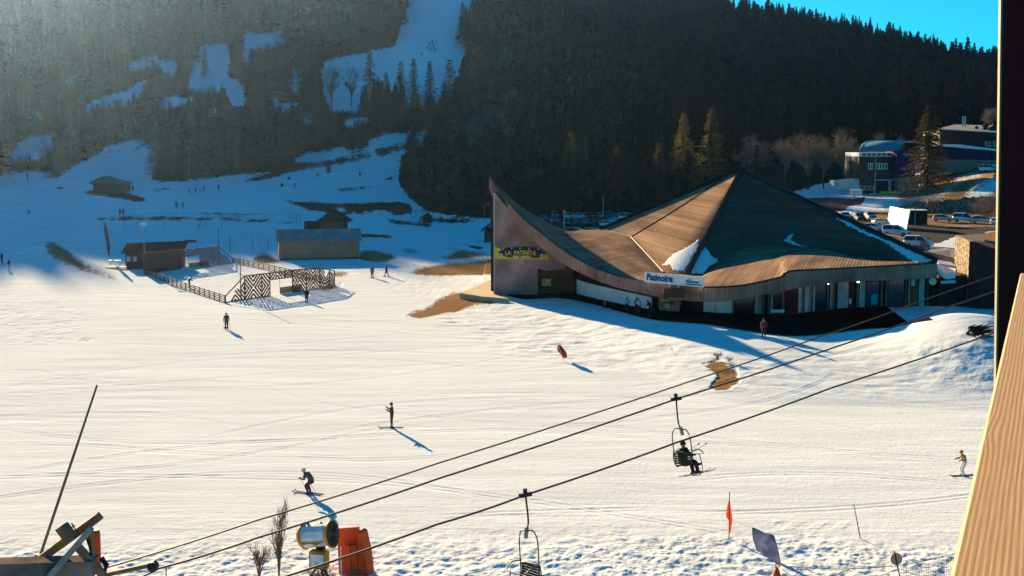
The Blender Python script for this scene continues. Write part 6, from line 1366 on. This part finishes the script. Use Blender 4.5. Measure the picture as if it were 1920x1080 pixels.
mb = MB(); mb.prism([P(1742,468,178), P(1792,466,178), P(1792,484,166.4), P(1738,472,170.4)], (0,0,-.1)); mb.build("ramp", M_("grey_ramp_slab", (.22,.18,.16), .8, noise=(1,.2)), t, world=True)
mb = MB(); mb.prism([P(1748,486,166.5), P(1782,491,165), P(1795,499,163), P(1760,494,164.5)], (0,0,-.4)); mb.build("snow", M['snow'], t, world=True)
# --- stone wall with lit end, dark retaining wall
sm_ = bpy.data.materials.new("rubble_stone"); sm_.use_nodes = True; q = N(sm_)
def stone(q, scale, dark_=(.10,.065,.045), lite=(.50,.38,.27)):
    tc = q.n('ShaderNodeTexCoord'); v = q.n('ShaderNodeTexVoronoi', i_Scale=scale, feature='DISTANCE_TO_EDGE'); q.l(tc.outputs['Object'], v.inputs['Vector']); v2 = q.n('ShaderNodeTexVoronoi', i_Scale=scale); q.l(tc.outputs['Object'], v2.inputs['Vector'])
    sc_ = q.n('ShaderNodeSeparateColor'); q.l(v2.outputs['Color'], sc_.inputs[0]); m_ = q.n('ShaderNodeMapRange', i_1=.0, i_2=.12); q.l(v.outputs['Distance'], m_.inputs[0])
    c = q.mix(sc_.outputs[0], (.30,.21,.15), lite); q.l(q.mix(m_.outputs[0], dark_, c), q.b.inputs['Base Color'])
    bp = q.n('ShaderNodeBump', i_Strength=1.0, i_Distance=.25); q.l(m_.outputs[0], bp.inputs['Height']); q.l(bp.outputs[0], q.b.inputs['Normal']); q.b.inputs['Roughness'].default_value = .9; q.b.inputs['Specular IOR Level'].default_value = .05
stone(q, 1.5)
M['wallshade'] = mat("shaded_wall_face", (.075, .028, .022), .9, noise=(.6, .4))  # dark colour stands for the shade on the wall's front face
w = empty("retaining_wall", tuple(P(1818,590,148)), 0, "tall dark retaining wall with a sunlit cobbled stone end right of the rink", "wall")
A, B = P(1791,441,166), P(1818,452.5,148); C_2 = P(1900,476,146)
mb = MB(); mb.prism([Vector((A.x,A.y,0)), Vector((B.x,B.y,0)), B, A], (.6,.1,0)); mb.build("stone_end", sm_, w, world=True)
mb = MB(); mb.add([Vector((B.x,B.y-.02,0)), Vector((C_2.x,C_2.y,0)), C_2, B+Vector((0,-.02,0)), Vector((C_2.x+6,C_2.y+18,0)), C_2+Vector((6,18,0))], [(0,1,2,3),(1,4,5,2)]); mb.add([B, C_2, C_2+Vector((6,18,0)), A+Vector((.6,.1,0))], [(0,1,2,3)]); mb.build("wall_face", M['wallshade'], w, world=True)
mb = MB(); mb.prism([P(1795,441,167), P(1843,438,160), P(1848,462,152), P(1818,453,150)], (0,0,-1.2)); mb.build("wall_cap", M['darkwood'], w, world=True)
mb = MB(); a = P(1756,525,150.5); b = P(1819,530,148.3); mb.box(((a.x+b.x)/2, 156, 2.6), (b.x-a.x+.6, 14, 4.9)); an = mb.build("facade", M['darkwood'], None)
an.name = "annex"; tag(an, "low dark annex tucked between the rink's right corner and the retaining wall", "annex")
t = an
so_ = MB(); n1_ = 16
us_ = [1757,1766,1775,1784,1791]; front = [P(1757,500,149), P(1766,512,148.6), P(1776,517,148.4), P(1784,516,148.3), P(1791,515,148.3)]; rear = [P(1757,494,153), P(1766,497,154), P(1776,500,154), P(1784,502,154), P(1792,503,154)]
so_.grid([refine(rear, 4), refine([r_.lerp(f_, .5)+Vector((0,0,.12)) for r_, f_ in zip(rear, front)], 4), refine(front, 4), refine([f_-Vector((0,0,.4)) for f_ in front], 4)]); s_o = so_.build("snow_cap", M['snow'], an, smooth=True)
mb = MB(); mb.prism([P(1764,527,148.2), P(1792,525,148.2), P(1792,531,148.2), P(1764,532,148.2)], (0,.1,0)); o = mb.build("wall_sign", M['offwhite'], None, label="pale blank strip sign on the dark annex wall", cat="sign")
# --- rubble bank behind the upper row of cars
sb_ = MB(); rows = []
for i, vv in enumerate(np.linspace(0, 1, 9)):
    r = []
    for k, uu in enumerate(np.linspace(1722, 1900, 60)):
        y = 276+vv*4+float(vnoise(np.array([k*.9]), np.array([i*.9]), 3)[0])*1.3; x = (uu-CX)/F*276; z = Hs(x, 276)-.5+vv*2.6+(.5*float(vnoise(np.array([k*.5]), np.array([i]), 8)[0])); r.append((x, y, z))
    rows.append(r)
sb_.grid(rows); s2m = bpy.data.materials.new("brown_rubble_stone"); s2m.use_nodes = True; stone(N(s2m), .85, (.07,.03,.018), (.50,.24,.13)); sb_.build("stone_bank", s2m, None, label="rough stone-faced bank behind the upper row of parked cars", cat="stone bank")  # redder, browner stone tones than the wall end
for i, (u, vb, vt, lab) in enumerate([(1862,445,352,"big tangled bare bush with sunlit twigs at the balcony post"),(1842,420,366,"bare bush overhanging the third car of the upper row"),(1745,402,372,"small reddish bare shrub between container and stone bank"),(1876,478,424,"low bare shrub on the straw bank above the retaining wall")]):
    bare_tree(u, vb, vt, lab, y=[255,268,262,240][i], seed=300+i, spread=.75, m='twigs' if i != 2 else 'twigs_red', n1=9, depth=3, cat_="shrub", name="bare_shrub", wide=1.3)
# --- dark shrubs on the slope in front of the rink
for i, (u, v, lab, s) in enumerate([(1345,678,"dark low shrub at the top of the bare brown patch below the rink",1.0),(1367,682,"smaller dark shrub to the right on the same bare brown patch",.7)]):
    v_, f_ = bare_arrays(random.Random(400+i), 1.0, 10, 3); g = G(u, v); me = mesh_from("shrub", v_, f_, [M['needles']]); o = bpy.data.objects.new("low_shrub", me); COL.objects.link(o); o.location = g; o.scale = (2.2*s, 1.6*s, .9*s); tag(o, lab, "shrub")
g = G(1835,632); t = empty("fallen_branches", tuple(g), 0, "dark tangled heap of branches lying on the blue shaded snow near the balcony post", "branches")
r_ = random.Random(5); mb = MB()
for k in range(34): a = g+Vector((r_.uniform(-.9,.5), r_.uniform(-1,1), r_.uniform(.1,.7))); b = a+Vector((r_.uniform(.2,1.3), r_.uniform(-.3,.3), r_.uniform(-.1,.5))); mb.tube([a, b], [.12,.03], 4)
mb.build("branch_pile", M['darkwood'], t, world=True)
# --- blue barrel-roofed building
YB = 330.0; bb = empty("barrel_roof_building", tuple(P(1645,358,YB)), 0, "brown three-storey building with blue barrel roof and white window band", "building")
def bq(m, nm, pts, ext=(0,.3,0), y=YB): mb = MB(); mb.prism([P(u, v, y) for u, v in pts], ext); return mb.build(nm, m, bb, world=True)
bq(M_("brown_plank_cladding", (.085,.06,.045), .8, noise=(.6,.4)), "wall", [(1608,358),(1611,293),(1682,293),(1684,358)], (0,14,0))
bq(M['white'], "window_band", [(1611,286),(1682,286),(1682,293.5),(1611,293.5)], (0,13.8,0), YB-.1)
for k in range(7): bq(M['glass'], "window", [(1617+k*9.3,287.5),(1624+k*9.3,287.5),(1624+k*9.3,292),(1617+k*9.3,292)], (0,.1,0), YB-.2)
for u0, u1, n in ((1628,1637,2),(1644,1664,4),(1673,1679,1)):
    for k in range(n):
        w_ = (u1-u0)/n; f_ = bq(M['white'], "window", [(u0+k*w_,306),(u0+(k+1)*w_,306),(u0+(k+1)*w_,317.5),(u0+k*w_,317.5)], (0,.1,0), YB-.15); mb = MB(); mb.prism([P(u, v, YB-.25) for u, v in [(u0+k*w_+1,307.3),(u0+(k+1)*w_-1,307.3),(u0+(k+1)*w_-1,316.3),(u0+k*w_+1,316.3)]], (0,.06,0)); mb.build("pane", M['glass'], bb, world=True)
for u0, u1 in ((1644,1665),(1671,1682)): bq(M_("dark_garage_door", (.03,.025,.028), .7), "garage_door", [(u0,339),(u1,339),(u1,358),(u0,358)], (0,.1,0), YB-.15)
bq(M['offwhite'], "door_frame", [(1666,338),(1670,338),(1670,358),(1666,358)], (0,.1,0), YB-.2); bq(M['offwhite'], "lintel", [(1642,336.5),(1683,336.5),(1683,338.6),(1642,338.6)], (0,.15,0), YB-.25)
bl = M_("blue_metal_sheet", (.02,.012,.06), .6, 0, .1); bt_ = M_("teal_barrel_sheet", (.07,.20,.27), .35, .1, .5)
rows = []
for k in range(9):
    a_ = k/8*math.pi/2; v = 284-20*math.sin(a_); du = 26*(1-math.cos(a_)); rows.append([P(1612+du, v, YB+7*(1-math.cos(a_))), P(1684+du*1.05, v, YB+7*(1-math.cos(a_)))])
rows.append([P(1690, 266, YB+14), P(1730, 266, YB+14)]); mb = MB(); mb.grid(rows); o = mb.build("barrel_roof", bt_, bb, world=True, smooth=True); solidify(o, .2)
mb = MB(); mb.tube([r[0] for r in rows[:9]], .2, 5); mb.build("roof_edge", M['offwhite'], bb, world=True)
bq(bl, "blue_wall", [(1682,282),(1716,282),(1716,331),(1679,331)], (0,10,0), YB-4); bq(M_('grey_base_render', (.26,.17,.14), .8), "base_wall", [(1684,331.5),(1716,331.5),(1726,356),(1684,359)], (0,10,0), YB-3.6)
mb = MB()
for k in range(3): mb.beam(P(1612,349+k*3.5,YB-1), P(1638,349+k*3.5,YB-1), .12)
for u in (1612, 1621, 1630, 1638): mb.beam(P(u,348,YB-1), P(u,359,YB-1), .12)
mb.build("railing", M['offwhite'], bb, world=True)
t = empty("curved_wall", tuple(P(1585,358,318)), 0, "pale curved retaining wall left of the blue-roofed building", "wall"); top = refine([P(1558,338,316), P(1575,336.5,313), P(1592,335.5,314), P(1609,335,318)], 4); bot_ = refine([P(1558,344,316), P(1575,354,313), P(1592,358,314), P(1609,359,318)], 4); mb = MB(); mb.grid([top, bot_]); o = mb.build("wall", M['offwhite'], t, world=True); solidify(o, .3)
# --- second building, flat roofs
YD = 336.0; b2 = empty("flat_roof_building", tuple(P(1820,318,YD)), 0, "long dark building with stepped flat roofs, roof vents and twin flues at the far right", "building")
def dq(m, nm, pts, ext=(0,.3,0), y=YD): mb = MB(); mb.prism([P(u, v, y) for u, v in pts], ext); return mb.build(nm, m, b2, world=True)
dq(M_("maroon_cladding", (.05,.014,.018), .7), "upper_wall", [(1762,243),(1910,251),(1910,300),(1762,285)], (0,14,0), YD+6)
mb = MB(); mb.prism([P(1758,243,YD+5.5), P(1910,252,YD+5.5), P(1910,238,YD+30), P(1790,235,YD+30)], (0,0,.25)); mb.build("flat_roof", M_("grey_roof_felt", (.32,.27,.23), .9), b2, world=True)
dq(bl, "lower_wall", [(1740,273),(1862,282),(1862,300),(1740,300)], (0,6,0)); dq(M_('grey_base_render', (.26,.17,.14), .8), "base_wall", [(1740,299),(1860,300),(1860,320),(1740,326)], (0,5.8,0), YD-.2)
mb = MB(); mb.prism([P(1765,272,YD-1), P(1800,271,YD-1), P(1880,281,YD-1), P(1880,284,YD-1), P(1765,274,YD-1)], (0,7,0)); mb.build("roof_snow", M['snow'], b2, world=True)
dq(M_("brown_end_cladding", (.09,.04,.03), .8), "end_wall", [(1861,284),(1910,288),(1910,318),(1861,314)], (0,5,0), YD-.5)
for u in (1847, 1862): dq(M['glass'], "window", [(u,264),(u+12,265),(u+12,275),(u,274)], (0,.1,0), YD+5.8); dq(M['offwhite'], "window_frame", [(u,273),(u+12,274),(u+12,275.4),(u,274.4)], (0,.1,0), YD+5.7); dq(M['offwhite'], "window_frame", [(u,263.5),(u+1.3,263.5),(u+1.3,274),(u,274)], (0,.1,0), YD+5.7)
for u, h in ((1805.5,218),(1810,218)): mb = MB(); mb.tube([P(u,238,YD+20), P(u,h,YD+20)], .2, 6); mb.build("flue", M['offwhite'], b2, world=True)
for u, v, s in ((1831,239,.8),(1848,236,1.2),(1857,241,1.0),(1865,237,1.3)): mb = MB(); p = P(u,v,YD+14); mb.lathe(p-Vector((0,0,s*.8)), [(s*.5,0),(s*.55,s*.5),(s*.8,s*.8),(s*.3,s*1.3)], 9); mb.build("roof_vent", M['darkmetal'], b2, world=True)
# --- clutter on the slope
t = empty("site_cabin", tuple(P(1607,367,305)), 0, "small pale blue-grey cabin on the snow below the blue-roofed building", "cabin"); mb = MB(); p = P(1607,362,305); mb.box((p.x,p.y+1,p.z), (2.5,2,1.4)); mb.build("body", M['offwhite'], t, world=True)
mb = MB(); mb.box((p.x,p.y+1,p.z+.75), (2.7,2.2,.12)); mb.build("roof", M['snow'], t, world=True)
railfence("guard_rail", "long dark guard rail along the road below the blue-roofed building", G(1602,372,200), G(1676,369,200), .9, 1, 3.0, 'darkwood')
g = G(1668,364,250); t = empty("sledge_stack", tuple(g), 0, "flat yellow tarpaulined stack on the snow by the garage doors", "stack"); mb = MB(); mb.box(g+Vector((0,0,.3)), (4.5,1.5,.6)); mb.build("tarpaulin", M['yellow'], t, world=True)
for (u, v, lab, c) in [(1853,322,"small white vehicle at the end of the flat-roofed building",'white'),(1872,316,"silver car beyond the small white vehicle, at the balcony post",'silver')]: car(u, v, 'van', c, 15, lab, GR, y=322)
# ================================================================ HAZE
mb = MB(); mb.box((0, 880, 100), (3000, 1790, 208))
hz = mb.build("haze", [], kind='stuff')
hm = bpy.data.materials.new("haze"); hm.use_nodes = True; nt = hm.node_tree
nt.nodes.remove(nt.nodes['Principled BSDF'])
pv = nt.nodes.new('ShaderNodeVolumePrincipled'); pv.inputs['Color'].default_value = (.36, .58, 1.0, 1)
pv.inputs['Density'].default_value = HAZE; pv.inputs['Anisotropy'].default_value = HAZE_G
nt.links.new(pv.outputs[0], nt.nodes['Material Output'].inputs['Volume'])
hz.data.materials.append(hm)
